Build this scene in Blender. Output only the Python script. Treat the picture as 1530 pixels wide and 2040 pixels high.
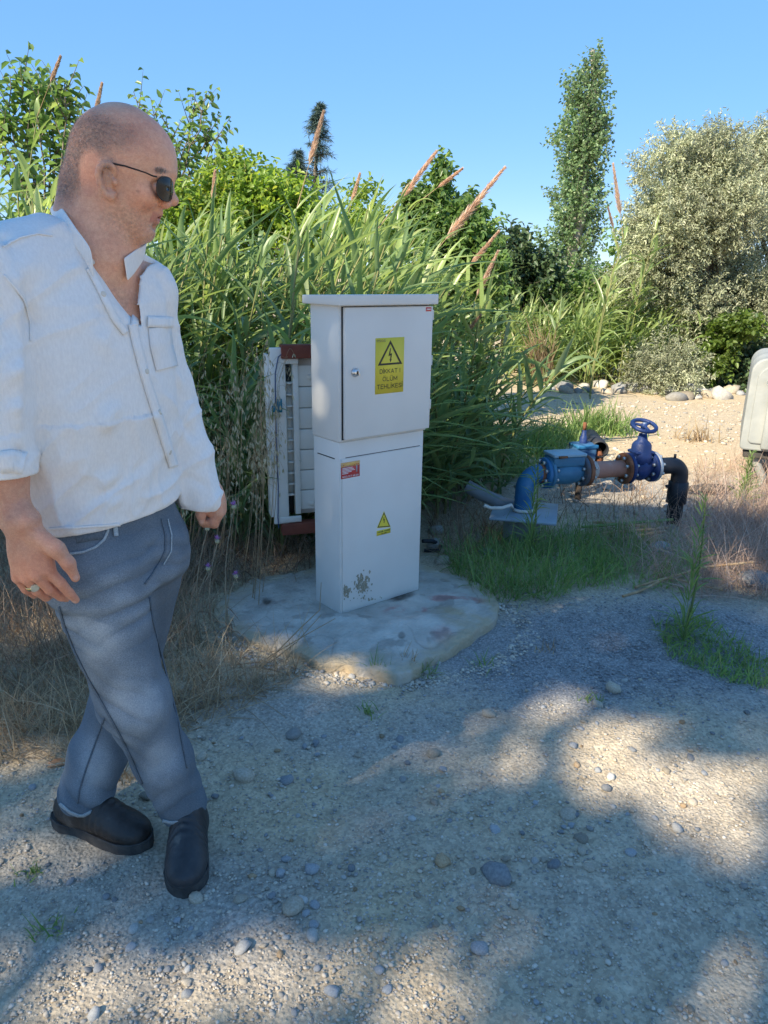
import bpy, math, random
import numpy as np
from mathutils import Matrix, Vector
from mathutils.bvhtree import BVHTree

for o in list(bpy.data.objects):
    bpy.data.objects.remove(o)
SC = bpy.context.scene
COL = SC.collection
R = math.radians

# ---------------------------------------------------------------- camera
FPX, CAMH, TILT, ROLL = 1474.0, 1.42, R(17.8), R(0.85)      # focal length in photo pixels (1530 x 2040)
_fw = np.array([0, math.cos(TILT), -math.sin(TILT)])
_u0 = np.array([0, math.sin(TILT), math.cos(TILT)])
_r0 = np.array([1.0, 0, 0])
_rt = _r0*math.cos(ROLL) + _u0*math.sin(ROLL)
_up = -_r0*math.sin(ROLL) + _u0*math.cos(ROLL)
CAM = np.array([0, 0, CAMH])
cam_d = bpy.data.cameras.new('camera')
cam_d.sensor_fit = 'VERTICAL'; cam_d.sensor_height = 24.0; cam_d.lens = FPX/2040*24.0
cam_d.clip_start = 0.05; cam_d.clip_end = 3000
cam = bpy.data.objects.new('camera', cam_d); COL.objects.link(cam)
M = Matrix.Identity(4)
for i in range(3):
    M[i][0] = _rt[i]; M[i][1] = _up[i]; M[i][2] = -_fw[i]; M[i][3] = CAM[i]
cam.matrix_world = M
SC.camera = cam

# ---------------------------------------------------------------- sky, sun, exposure
SUN_EL = R(38); SUN_H = np.array([-0.70, -0.714]); SUN_H = SUN_H/np.linalg.norm(SUN_H)
TO_SUN = np.array([SUN_H[0]*math.cos(SUN_EL), SUN_H[1]*math.cos(SUN_EL), math.sin(SUN_EL)])
world = bpy.data.worlds.new('World'); SC.world = world; world.use_nodes = True
wn = world.node_tree.nodes; wl = world.node_tree.links
sky = wn.new('ShaderNodeTexSky'); sky.sky_type = 'NISHITA'; sky.sun_disc = False
sky.sun_elevation = SUN_EL; sky.sun_rotation = math.atan2(SUN_H[0], SUN_H[1])
sky.altitude = 50; sky.air_density = 0.6; sky.dust_density = 0.0; sky.ozone_density = 8
gm_ = wn.new('ShaderNodeGamma'); gm_.inputs[1].default_value = .28          # the whole dome alike: evens it out as the phone's picture does
hs_ = wn.new('ShaderNodeHueSaturation'); hs_.inputs['Saturation'].default_value = 2.1; hs_.inputs['Hue'].default_value = .509
wl.new(sky.outputs[0], gm_.inputs[0]); wl.new(gm_.outputs[0], hs_.inputs['Color']); wl.new(hs_.outputs[0], wn['Background'].inputs[0]); wn['Background'].inputs[1].default_value = 0.15
sd = bpy.data.lights.new('sun', 'SUN'); sd.energy = 2.0; sd.angle = R(0.42); sd.color = (1.0, 0.89, 0.70)
sun = bpy.data.objects.new('sun', sd); COL.objects.link(sun)
sun.rotation_euler = Vector(TO_SUN).to_track_quat('Z', 'Y').to_euler()
sun.location = (-6, -6, 9)
vs = SC.view_settings
vs.view_transform = 'Standard'; vs.look = 'None'; vs.exposure = 2.3; vs.gamma = 1; vs.use_curve_mapping = False
SC.render.engine = 'CYCLES'
SC.cycles.use_denoising = True
SC.cycles.max_bounces = 8; SC.cycles.diffuse_bounces = 4; SC.cycles.transmission_bounces = 4

# ---------------------------------------------------------------- helpers
def ray(px, py):
    return _fw + _rt*((px-765)/FPX) + _up*((1020-py)/FPX)
def G(px, py, z=0.0):                       # point of the level z seen at a photo pixel
    r = ray(px, py); return CAM + r*((z-CAMH)/r[2])
def P(px, py, Y):                           # point at distance Y seen at a photo pixel
    r = ray(px, py); return CAM + r*(Y/r[1])
def proj(p):
    d = np.asarray(p) - CAM; z = d@_fw
    return np.stack([765+FPX*(d@_rt)/z, 1020-FPX*(d@_up)/z], -1)
def nrm(v):
    v = np.asarray(v, float); return v/np.maximum(np.linalg.norm(v, axis=-1, keepdims=True), 1e-9)

def _hash(i, j, k, seed):
    h = (i.astype(np.uint32)*np.uint32(374761393) + j.astype(np.uint32)*np.uint32(668265263)
         + k.astype(np.uint32)*np.uint32(2147483647) + np.uint32(seed*974711+12345))
    h = (h ^ (h >> np.uint32(13)))*np.uint32(1274126177)
    h = h ^ (h >> np.uint32(16))
    return (h & np.uint32(0xffffff)).astype(np.float64)/float(0xffffff)
def vnoise(p, seed=0):
    p = np.asarray(p, float)
    if p.shape[-1] == 2: p = np.concatenate([p, np.zeros(p.shape[:-1]+(1,))], -1)
    f = np.floor(p); t = p-f; t = t*t*(3-2*t); i = f.astype(np.int64)
    out = 0
    for a in (0, 1):
        for b in (0, 1):
            for c in (0, 1):
                w = (t[..., 0] if a else 1-t[..., 0])*(t[..., 1] if b else 1-t[..., 1])*(t[..., 2] if c else 1-t[..., 2])
                out = out + w*_hash(i[..., 0]+a, i[..., 1]+b, i[..., 2]+c, seed)
    return out*2-1
def fbm(p, oct=4, seed=0):
    s = 0; a = 1; tot = 0; p = np.asarray(p, float)
    for o in range(oct):
        s = s + a*vnoise(p*(2**o), seed+o*17); tot += a; a *= .5
    return s/tot
def sstep(a, b, x):
    t = np.clip((x-a)/(b-a), 0, 1); return t*t*(3-2*t)

def mk_mesh(name, V, F, mat=None, smooth=False, col=None):
    me = bpy.data.meshes.new(name)
    V = np.asarray(V, np.float32)
    if isinstance(F, np.ndarray):
        n, k = F.shape
        me.vertices.add(len(V)); me.vertices.foreach_set('co', V.ravel())
        me.loops.add(n*k); me.loops.foreach_set('vertex_index', F.astype(np.int32).ravel())
        me.polygons.add(n); me.polygons.foreach_set('loop_start', np.arange(0, n*k, k, dtype=np.int32))
        me.update(calc_edges=True)
    else:
        me.from_pydata(V.tolist(), [], [list(map(int, f)) for f in F]); me.update()
    if smooth:
        me.polygons.foreach_set('use_smooth', np.ones(len(me.polygons), bool))
    if col is not None:
        for cn, arr in col.items():
            at = me.color_attributes.new(cn, 'FLOAT_COLOR', 'POINT')
            c4 = np.ones((len(V), 4), np.float32); arr = np.asarray(arr)
            c4[:, :arr.shape[1]] = arr
            at.data.foreach_set('color', c4.ravel())
    for m in (mat if isinstance(mat, (list, tuple)) else [mat]):
        if m: me.materials.append(m)
    return me
def ob(name, me, parent=None):
    o = bpy.data.objects.new(name, me); COL.objects.link(o)
    if parent is not None: o.parent = parent
    return o
def mob(name, V, F, mat=None, parent=None, smooth=False, col=None):
    return ob(name, mk_mesh(name, V, F, mat, smooth, col), parent)
def tag(o, label=None, cat=None, group=None, kind=None):
    if label: o['label'] = label
    if cat: o['category'] = cat
    if group: o['group'] = group
    if kind: o['kind'] = kind
    return o
def thing(name, label, cat, loc=(0, 0, 0), rz=0, group=None):
    o = bpy.data.objects.new(name, None); COL.objects.link(o)
    o.location = [float(q) for q in loc]; o.rotation_euler = (0, 0, rz); o.empty_display_size = .1
    return tag(o, label, cat, group)
def stuffpart(o):
    o['kind'] = 'stuff'; return o

def cat(parts):
    Vs, Fs, n = [], [], 0
    for V, F in parts:
        if len(V) == 0: continue
        Vs.append(V); Fs.append(F+n); n += len(V)
    return np.concatenate(Vs), np.concatenate(Fs)
def box(x0, x1, y0, y1, z0, z1):
    V = np.array([[x0,y0,z0],[x1,y0,z0],[x1,y1,z0],[x0,y1,z0],[x0,y0,z1],[x1,y0,z1],[x1,y1,z1],[x0,y1,z1]], float)
    F = np.array([[0,3,2,1],[4,5,6,7],[0,1,5,4],[1,2,6,5],[2,3,7,6],[3,0,4,7]])
    return V, F
def bev(o, w=0.003, seg=2):
    m = o.modifiers.new('edge', 'BEVEL'); m.width = w; m.segments = seg; m.limit_method = 'ANGLE'; m.angle_limit = R(40)
    return o
def frames(T):
    T = nrm(T); ref = np.where(np.abs(T[..., 2:3]) > .92, np.array([1.0, 0, 0]), np.array([0, 0, 1.0]))
    S = nrm(np.cross(T, ref)); U = np.cross(S, T); return S, U
def tubes(paths, radii, sides=5, cap=False):
    """paths (N,K,3), radii (N,K)"""
    paths = np.asarray(paths, float); radii = np.asarray(radii, float)
    if paths.ndim == 2: paths = paths[None]; radii = radii[None]
    N, K, _ = paths.shape
    T = np.gradient(paths, axis=1); S, U = frames(T)
    if N == 1:                                            # parallel transport
        s = S[0, 0]
        for k in range(K):
            t = nrm(T[0, k]); s = nrm(s - t*(s@t)); S[0, k] = s; U[0, k] = np.cross(s, t)
    th = np.arange(sides)*2*math.pi/sides
    V = paths[:, :, None] + radii[:, :, None, None]*(np.cos(th)[None, None, :, None]*S[:, :, None] + np.sin(th)[None, None, :, None]*U[:, :, None])
    idx = np.arange(N*K*sides).reshape(N, K, sides); nx = np.roll(idx, -1, axis=2)
    F = np.stack([idx[:, :-1], nx[:, :-1], nx[:, 1:], idx[:, 1:]], -1).reshape(-1, 4)
    V = V.reshape(-1, 3)
    if cap:
        c0 = len(V); ex = []
        for n in range(N):
            for k, rev in ((0, 1), (K-1, 0)):
                ring = idx[n, k]; ci = len(V); V = np.concatenate([V, paths[n, k][None]])
                for s in range(sides):
                    a, b = ring[s], ring[(s+1) % sides]
                    ex.append([ci, b, a, ci] if rev else [ci, a, b, ci])
        ex = np.array(ex); ex[:, 3] = ex[:, 0]
        F = [list(f) for f in F] + [list(f[:3]) for f in ex]
        return V, F
    return V, F
def blades(base, d, L, W, droop, segs=5, rng=None, fold=0.0, wind=None, prof='reed'):
    base = np.asarray(base, float); d = nrm(d); N = len(base)
    L = np.broadcast_to(L, (N,)); W = np.broadcast_to(W, (N,)); droop = np.broadcast_to(droop, (N,))
    t = np.linspace(0, 1, segs+1)[None, :, None]
    off = np.zeros((N, 1, 3)); off[:, 0, 2] = -droop
    if wind is not None: off = off + np.asarray(wind)[None, None]
    C = base[:, None] + d[:, None]*L[:, None, None]*t + off*L[:, None, None]*t**2
    T = np.gradient(C, axis=1); T = nrm(T)
    up = np.zeros((N, 1, 3)); up[..., 2] = 1
    if rng is not None: up = up + rng.normal(0, .35, (N, 1, 3))
    S = nrm(np.cross(T, up)); U = np.cross(S, T)
    tt = t[0, :, 0]
    if prof == 'reed': w = np.clip(1-tt**1.7, 0.02, 1)*np.minimum(1, .55+tt*3)
    elif prof == 'spindle': w = np.maximum(.03, np.sin(math.pi*np.clip(tt, 0, 1))**.8)
    else: w = np.clip(1-tt, .05, 1)**.6
    hw = (W[:, None]*w[None])[..., None]*.5
    if fold:
        V = np.stack([C-S*hw+U*hw*fold, C, C+S*hw+U*hw*fold], 2); m = 3
    else:
        V = np.stack([C-S*hw, C+S*hw], 2); m = 2
    idx = np.arange(N*(segs+1)*m).reshape(N, segs+1, m)
    F = np.stack([idx[:, :-1, :-1], idx[:, :-1, 1:], idx[:, 1:, 1:], idx[:, 1:, :-1]], -1).reshape(-1, 4)
    return V.reshape(-1, 3), F
def leaves(p, d, n, L, W, curl=.25):
    p = np.asarray(p, float); N = len(p); d = nrm(d); n = np.asarray(n, float)
    S = nrm(np.cross(d, n)); U = np.cross(S, d)
    L = np.broadcast_to(L, (N,))[:, None]; W = np.broadcast_to(W, (N,))[:, None]*.5
    up = U*W*.45
    v0 = p; v1 = p+d*L*.28-S*W+up; v2 = p+d*L*.66-S*W*.8+up; v3 = p+d*L-U*L*curl*.5
    v4 = p+d*L*.66+S*W*.8+up; v5 = p+d*L*.28+S*W+up
    V = np.stack([v0, v1, v2, v3, v4, v5], 1)
    b = np.arange(N)[:, None]*6
    F = np.concatenate([b+np.array([[0, 1, 2, 3]]), b+np.array([[0, 3, 4, 5]])])
    return V.reshape(-1, 3), F
def lathe(prof, axis_o, axis_d, sides=24):
    """prof list of (s along the axis, radius); closed ends when radius 0"""
    prof = np.array(prof, float); d = nrm(axis_d); S, U = frames(d[None]); S = S[0]; U = U[0]
    th = np.arange(sides)*2*math.pi/sides
    ring = np.cos(th)[:, None]*S + np.sin(th)[:, None]*U
    V = np.asarray(axis_o)[None, None] + prof[:, 0][:, None, None]*d + prof[:, 1][:, None, None]*ring[None]
    K = len(prof); idx = np.arange(K*sides).reshape(K, sides); nx = np.roll(idx, -1, 1)
    F = np.stack([idx[:-1], nx[:-1], nx[1:], idx[1:]], -1).reshape(-1, 4)
    return V.reshape(-1, 3), F
def ico(sub=1):
    import bmesh
    bm = bmesh.new(); bmesh.ops.create_icosphere(bm, subdivisions=sub, radius=1)
    bm.verts.ensure_lookup_table()
    V = np.array([v.co[:] for v in bm.verts]); F = np.array([[v.index for v in f.verts] for f in bm.faces]); bm.free()
    return V, F

# ---------------------------------------------------------------- materials
MATS = {}
def nodes_of(m):
    m.use_nodes = True; return m.node_tree.nodes, m.node_tree.links
def mat(name, c1, c2=None, rough=.7, scale=8, bump=0, bscale=60, metal=0, detail=6, c3=None, spec=.35, obj=True, contrast=(.35, .65), stretch=None):
    if name in MATS: return MATS[name]
    m = bpy.data.materials.new(name); n, l = nodes_of(m); b = n['Principled BSDF']
    b.inputs['Roughness'].default_value = rough; b.inputs['Metallic'].default_value = metal
    b.inputs['Specular IOR Level'].default_value = spec
    tc = n.new('ShaderNodeTexCoord'); mp = n.new('ShaderNodeMapping'); l.new(tc.outputs['Object'], mp.inputs[0])
    if stretch: mp.inputs['Scale'].default_value = stretch
    if c2 is None: c2 = tuple(min(1, x*1.15) for x in c1)
    nz = n.new('ShaderNodeTexNoise'); nz.inputs['Scale'].default_value = scale; nz.inputs['Detail'].default_value = detail
    l.new(mp.outputs[0], nz.inputs[0])
    rp = n.new('ShaderNodeValToRGB'); e = rp.color_ramp.elements
    e[0].position = contrast[0]; e[1].position = contrast[1]
    e[0].color = (*c1, 1); e[1].color = (*c2, 1)
    if c3:
        x = rp.color_ramp.elements.new((contrast[1]+1)/2); x.color = (*c3, 1)
    l.new(nz.outputs[0], rp.inputs[0]); l.new(rp.outputs[0], b.inputs['Base Color'])
    if bump:
        nb = n.new('ShaderNodeTexNoise'); nb.inputs['Scale'].default_value = bscale; nb.inputs['Detail'].default_value = 5
        l.new(mp.outputs[0], nb.inputs[0])
        bp = n.new('ShaderNodeBump'); bp.inputs['Strength'].default_value = bump; bp.inputs['Distance'].default_value = .01
        l.new(nb.outputs[0], bp.inputs['Height']); l.new(bp.outputs[0], b.inputs['Normal'])
    MATS[name] = m
    return m
def leafmat(name, c1, c2, c3=None, trans=.35, rough=.45, spec=.4):
    if name in MATS: return MATS[name]
    m = bpy.data.materials.new(name); n, l = nodes_of(m); b = n['Principled BSDF']
    ge = n.new('ShaderNodeNewGeometry'); rp = n.new('ShaderNodeValToRGB')
    rp.color_ramp.elements[0].color = (*c1, 1); rp.color_ramp.elements[1].color = (*c2, 1)
    if c3:
        rp.color_ramp.elements[1].position = .88
        x = rp.color_ramp.elements.new(1.0); x.color = (*c3, 1)
    l.new(ge.outputs['Random Per Island'], rp.inputs[0])
    tc = n.new('ShaderNodeTexCoord'); nz = n.new('ShaderNodeTexNoise'); nz.inputs['Scale'].default_value = 1.3
    l.new(tc.outputs['Object'], nz.inputs[0])
    hs = n.new('ShaderNodeHueSaturation'); mr = n.new('ShaderNodeMapRange')
    mr.inputs['From Min'].default_value = .3; mr.inputs['From Max'].default_value = .7
    mr.inputs['To Min'].default_value = .7; mr.inputs['To Max'].default_value = 1.25
    l.new(nz.outputs[0], mr.inputs[0]); l.new(mr.outputs[0], hs.inputs['Value']); l.new(rp.outputs[0], hs.inputs['Color'])
    l.new(hs.outputs[0], b.inputs['Base Color']); b.inputs['Roughness'].default_value = rough
    b.inputs['Specular IOR Level'].default_value = spec
    tr = n.new('ShaderNodeBsdfTranslucent'); h2 = n.new('ShaderNodeHueSaturation')
    h2.inputs['Hue'].default_value = .485; h2.inputs['Saturation'].default_value = 1.15; h2.inputs['Value'].default_value = 2.0
    l.new(hs.outputs[0], h2.inputs['Color']); l.new(h2.outputs[0], tr.inputs['Color'])
    mx = n.new('ShaderNodeMixShader'); mx.inputs[0].default_value = trans
    l.new(b.outputs[0], mx.inputs[1]); l.new(tr.outputs[0], mx.inputs[2])
    l.new(mx.outputs[0], n['Material Output'].inputs[0])
    MATS[name] = m
    return m
# ================================================================ GROUND
def in_ell(x, y, cx, cy, rx, ry, soft=.35, rot=0.0):
    c, s = math.cos(rot), math.sin(rot); dx = x-cx; dy = y-cy
    return 1-sstep(1-soft, 1+soft, np.sqrt(((c*dx+s*dy)/rx)**2 + ((-s*dx+c*dy)/ry)**2))
def gz(x, y):
    x = np.asarray(x, float); y = np.asarray(y, float)
    q = np.stack([x, y], -1)
    near = np.exp(-((np.hypot(x, y-2)/9)**2))
    z = .022*fbm(q*.9, 3, 5) + .010*fbm(q*4.0, 3, 9)*near
    z = z + .035*in_ell(x, y, 1.0, 2.15, .55, .22, .8, .25) + .03*in_ell(x, y, -.9, 2.6, .6, .7, .8)
    z = z + .05*in_ell(x, y, 1.35, 3.1, 1.0, .55, .8)
    far = sstep(14, 60, np.hypot(x, y))
    z = z*(1-far) + far*.4*fbm(q*.02, 3, 3)
    flat = in_ell(x, y, -.65, 1.58, .34, .22, .5)           # trodden flat where the man stands
    return z*(1-flat)
def gzs(x, y): return float(gz(np.array([x]), np.array([y]))[0])
def axis_coords(a, b, step, lo, hi):
    mid = np.arange(a, b+1e-6, step); s = step; up = []; x = mid[-1]
    while x < hi: s *= 1.13; x += s; up.append(x)
    dn = []; x = mid[0]; s = step
    while x > lo: s *= 1.13; x -= s; dn.append(x)
    return np.array(dn[::-1] + list(mid) + up)
gx = axis_coords(-1.9, 2.2, .0125, -600, 600); gy = axis_coords(.7, 4.2, .0125, -300, 1200)
X, Y = np.meshgrid(gx, gy, indexing='ij')
Zb = gz(X, Y)
q = np.stack([X, Y], -1); nearw = np.exp(-(np.hypot(X, Y-2)/3.2)**4)
micro = np.where(nearw > .01, .0055*fbm(q*22, 3, 31) + .004*np.abs(fbm(q*45, 2, 77)), 0)*nearw
V = np.stack([X, Y, Zb+micro-.002], -1).reshape(-1, 3)
ni, nj = X.shape; idx = np.arange(ni*nj).reshape(ni, nj)
F = np.stack([idx[:-1, :-1], idx[1:, :-1], idx[1:, 1:], idx[:-1, 1:]], -1).reshape(-1, 4)
gm = np.maximum.reduce([in_ell(X, Y, .95, 2.62, .85, .42, .5, .2), .6*in_ell(X, Y, -.1, 2.12, .55, .22, .6),
                        .6*in_ell(X, Y, -.55, 1.35, .6, .28, .7), .3*in_ell(X, Y, .25, 1.75, .7, .45, .7), .6*in_ell(X, Y, 2.2, 4.9, 1.6, .6, .6)])
gm = np.clip(gm + .5*fbm(q*3, 4, 41)*np.minimum(1, gm*4), 0, 1)
blue = in_ell(X, Y, .95, 2.62, .9, .45, .5, .2)
yel = np.clip(.5+.9*fbm(q*1.1, 3, 52), 0, 1)*(1-gm)
mask = np.stack([gm, blue, yel], -1).reshape(-1, 3)

def ground_mat():
    m = bpy.data.materials.new('dirt_and_gravel'); n, l = nodes_of(m); b = n['Principled BSDF']
    b.inputs['Roughness'].default_value = .95; b.inputs['Specular IOR Level'].default_value = .15
    at = n.new('ShaderNodeVertexColor'); at.layer_name = 'mask'
    sp = n.new('ShaderNodeSeparateColor'); l.new(at.outputs[0], sp.inputs[0])
    tc = n.new('ShaderNodeTexCoord')
    def noise(s, d=8, r=.6):
        q_ = n.new('ShaderNodeTexNoise'); q_.inputs['Scale'].default_value = s; q_.inputs['Detail'].default_value = d
        q_.inputs['Roughness'].default_value = r; l.new(tc.outputs['Object'], q_.inputs[0]); return q_
    def ramp(src, *st):
        r_ = n.new('ShaderNodeValToRGB'); e = r_.color_ramp.elements
        e[0].position, e[0].color = st[0][0], (*st[0][1], 1); e[1].position, e[1].color = st[-1][0], (*st[-1][1], 1)
        for p_, c_ in st[1:-1]:
            x = e.new(p_); x.color = (*c_, 1)
        l.new(src, r_.inputs[0]); return r_
    def mix(f, a, b_):
        x = n.new('ShaderNodeMix'); x.data_type = 'RGBA'; l.new(f, x.inputs['Factor']); l.new(a, x.inputs[6]); l.new(b_, x.inputs[7]); return x.outputs[2]
    dirt = ramp(noise(14).outputs[0], (.3, (.37, .305, .22)), (.5, (.49, .41, .305)), (.72, (.59, .505, .385)))
    dirty = ramp(noise(20).outputs[0], (.3, (.46, .35, .215)), (.7, (.60, .48, .31)))
    grav = ramp(noise(95, 4).outputs[0], (.3, (.25, .235, .215)), (.52, (.38, .355, .325)), (.72, (.53, .495, .45)))
    blu = ramp(noise(120, 4).outputs[0], (.3, (.18, .18, .18)), (.55, (.31, .305, .30)), (.75, (.48, .47, .455)))
    yf = n.new('ShaderNodeMath'); yf.operation = 'MULTIPLY'; yf.inputs[1].default_value = .8; l.new(sp.outputs[2], yf.inputs[0])
    c = mix(yf.outputs[0], dirt.outputs[0], dirty.outputs[0])
    g2 = mix(sp.outputs[1], grav.outputs[0], blu.outputs[0])
    c = mix(sp.outputs[0], c, g2)
    # specks of paler and darker grit
    vo = n.new('ShaderNodeTexVoronoi'); vo.inputs['Scale'].default_value = 130; l.new(tc.outputs['Object'], vo.inputs[0])
    vr = ramp(vo.outputs['Color'], (.2, (.72, .71, .70)), (.8, (1.2, 1.18, 1.14)))
    ml = n.new('ShaderNodeMix'); ml.data_type = 'RGBA'; ml.blend_type = 'MULTIPLY'; ml.inputs['Factor'].default_value = .75
    l.new(c, ml.inputs[6]); l.new(vr.outputs[0], ml.inputs[7])
    l.new(ml.outputs[2], b.inputs['Base Color'])
    v2 = n.new('ShaderNodeTexVoronoi'); v2.inputs['Scale'].default_value = 120; v2.feature = 'SMOOTH_F1'; l.new(tc.outputs['Object'], v2.inputs[0])
    ad = n.new('ShaderNodeMath'); ad.operation = 'SUBTRACT'; l.new(noise(60, 8, .7).outputs[0], ad.inputs[0]); l.new(v2.outputs[0], ad.inputs[1])
    bp = n.new('ShaderNodeBump'); bp.inputs['Strength'].default_value = .8; bp.inputs['Distance'].default_value = .006
    l.new(ad.outputs[0], bp.inputs['Height']); l.new(bp.outputs[0], b.inputs['Normal'])
    return m
ground = mob('ground', V, F, ground_mat(), smooth=True, col={'mask': mask})
tag(ground, kind='structure')

# ---------------------------------------------------------------- loose stones
rng = np.random.default_rng(11)
def stone_mesh(seed, flat=.6, sub=2, ang=.25):
    ang = ang*1.25
    V_, F_ = ico(sub)
    r_ = 1+ang*1.1*vnoise(V_*1.3+seed*7.1, seed)+ang*.4*vnoise(V_*2.9+seed, seed+3)
    V_ = V_*r_[:, None]
    rg = np.random.default_rng(seed)
    for _ in range(5):                                        # a few flat facets
        nn = nrm(rg.normal(size=3)); lim = .72+.15*rg.random(); dd = V_@nn
        V_ = V_-np.maximum(dd-lim, 0)[:, None]*nn*.85
    V_ = V_*np.array([1, .72+.25*rg.random(), flat])
    return V_, F_
def rockmat(name, c1, c2, c3):
    if name in MATS: return MATS[name]
    m = mat(name, c1, c2, .9, 6, .35, 25, c3=c3, spec=.2)
    n, l = nodes_of(m)
    oi = n.new('ShaderNodeObjectInfo'); hs = n.new('ShaderNodeHueSaturation'); mr = n.new('ShaderNodeMapRange')
    mr.inputs['To Min'].default_value = .62; mr.inputs['To Max'].default_value = 1.3
    l.new(oi.outputs['Random'], mr.inputs[0]); l.new(mr.outputs[0], hs.inputs['Value'])
    b = n['Principled BSDF']; src = b.inputs['Base Color'].links[0].from_socket
    l.new(src, hs.inputs['Color']); l.new(hs.outputs[0], b.inputs['Base Color'])
    return m
RK = [rockmat('grey_stone', (.24, .245, .25), (.34, .34, .335), (.42, .41, .39)), rockmat('buff_stone', (.33, .28, .21), (.44, .38, .30), (.5, .45, .36)),
      rockmat('pale_stone', (.36, .34, .31), (.46, .44, .40), (.52, .5, .45)), rockmat('ochre_stone', (.33, .22, .12), (.42, .31, .2), (.45, .37, .27))]
SM = []
for i in range(12):
    V_, F_ = stone_mesh(i+1, .5+.03*(i % 5), 2, .22 if i % 3 else .32)
    SM.append([mk_mesh('stone', V_, F_, RK[k], smooth=(i % 3 == 0)) for k in range(4)])
PADC = np.array([-.06, 2.78])
def blocked(x, y):                                            # under the concrete or the boots
    return ((x-PADC[0])/.62)**2+((y-PADC[1])/.42)**2 < 1 or ((x+.49)/.09)**2+((y-1.53)/.16)**2 < 1 or ((x+.73)/.2)**2+((y-1.60)/.09)**2 < 1
def place_stone(x, y, s, seed, label='small loose stone lying on the dirt and gravel', group='loose stones on the ground', k=None, sink=.35):
    kk = k if k is not None else int(np.random.default_rng(seed).choice(4, p=[.42, .27, .25, .06]))
    o = ob('stone', SM[seed % 12][kk]); rg = np.random.default_rng(seed)
    o.location = (x, y, gzs(x, y)+s*(.5-sink)*.9); o.scale = (s, s, s)
    o.rotation_euler = (rg.normal(0, .25), rg.normal(0, .25), rg.uniform(0, 6.28))
    return tag(o, label, 'stone', group)
cnt = 0
clusters = [(1130, 1400, 120, 25), (1130, 1640, 90, 40), (560, 1560, 120, 40), (570, 1800, 60, 70), (330, 1870, 220, 60), (1330, 1560, 120, 70), (850, 1700, 200, 90), (100, 1690, 110, 40), (480, 1900, 200, 60), (700, 1480, 180, 50)]
while cnt < 268:
    if rng.random() < .72:
        c = clusters[rng.integers(len(clusters))]; px, py = rng.normal(c[0], c[2]), rng.normal(c[1], c[3])
    else: px, py = rng.uniform(0, 1530), rng.uniform(1380, 2040)
    if not (0 < px < 1530 and 1330 < py < 2035): continue
    g = G(px, py)
    if blocked(g[0], g[1]): continue
    s = float(np.clip(rng.lognormal(math.log(.0088), .42), .0055, .022))
    sd_ = 1000+cnt; kk_ = int(np.random.default_rng(sd_).choice(4, p=[.42, .33, .19, .06]))
    place_stone(g[0], g[1], s, sd_, ('small %s stone lying loose on the dirt track' if s < .011 else 'larger %s stone lying loose on the dirt track') % ('grey', 'buff', 'pale', 'reddish')[kk_], ('small' if s < .011 else 'larger')+' loose '+('grey', 'buff', 'pale', 'reddish')[kk_]+' stones on the track', kk_); cnt += 1
for px, py, s, k, lab in [(585, 1467, .030, 2, 'angular pale grey block of stone lying by the dry grass below the concrete pad'),
        (990, 1748, .042, 0, 'flat grey slab of stone, largest of the stones in the shade of the track'),
        (585, 1812, .030, 1, 'oval buff stone on the edge of the shade at the bottom'), (880, 1722, .022, 3, 'reddish brown stone beside small pebbles in the shade'),
        (1220, 1382, .034, 1, 'rounded dusty clod standing on top of the dirt ridge'), (975, 1422, .028, 1, 'dusty buff clod at the left foot of the dirt ridge'),
        (1348, 1655, .018, 2, 'white pebble lying alone on the sunlit dirt near the right edge'), (1130, 1625, .026, 1, 'buff stone with a flat top among small stones right of the centre'),
        (865, 1505, .024, 1, 'brown clod above the sunny gravel in the middle of the track'), (485, 1552, .036, 1, 'broad half buried earthy stone right of the walking man')]:
    g = G(px, py); place_stone(g[0], g[1], s, 2000+px, lab, 'marked stones on the ground', k, .3)

def pebbles(n, seed, sampler, smin, smax, name):
    rg = np.random.default_rng(seed); V0, F0 = ico(1)
    vs_, fs_ = [], []
    protos = []
    for i in range(10):
        r_ = 1+.45*vnoise(V0*1.6+i*5, i)
        protos.append(V0*r_[:, None]*np.array([1, .8, .5]))
    pts = sampler(rg, n); n = len(pts)
    s = np.clip(rg.lognormal(math.log(smin*1.35), .45, n), smin*.7, smax)
    a = rg.uniform(0, 6.28, n); pi = rg.integers(0, 10, n)
    B = np.stack(protos)[pi]
    ca, sa = np.cos(a)[:, None], np.sin(a)[:, None]
    W = np.stack([B[..., 0]*ca-B[..., 1]*sa, B[..., 0]*sa+B[..., 1]*ca, B[..., 2]], -1)*s[:, None, None]
    W[..., 0] += pts[:, 0][:, None]; W[..., 1] += pts[:, 1][:, None]
    W[..., 2] += (gz(pts[:, 0], pts[:, 1])+s*.12)[:, None]
    Fa = (F0[None]+(np.arange(n)*len(V0))[:, None, None]).reshape(-1, 3)
    return W.reshape(-1, 3), Fa
def samp_px(rg, n):
    px = rg.uniform(-60, 1590, n*2); py = rg.uniform(1180, 2080, n*2)
    g = np.array([G(a, b)[:2] for a, b in zip(px, py)])
    d = .5+.5*fbm(g*2.2, 3, 88)+.7*in_ell(g[:, 0], g[:, 1], -.5, 1.35, .8, .35, .6)+.5*in_ell(g[:, 0], g[:, 1], .2, 1.75, .7, .4, .6)
    keep = (rg.random(n*2) < np.clip(d, .12, 1)) & ~np.array([blocked(a, b) for a, b in g])
    return g[keep][:n]
def samp_blue(rg, n):
    g = np.stack([.95+rg.normal(0, .42, n), 2.62+rg.normal(0, .22, n)], -1)
    return g[~np.array([blocked(a, b) for a, b in g])]
def samp_far(rg, n):
    g = np.stack([rg.uniform(.6, 5, n), rg.uniform(3.6, 9, n)], -1); return g
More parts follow.
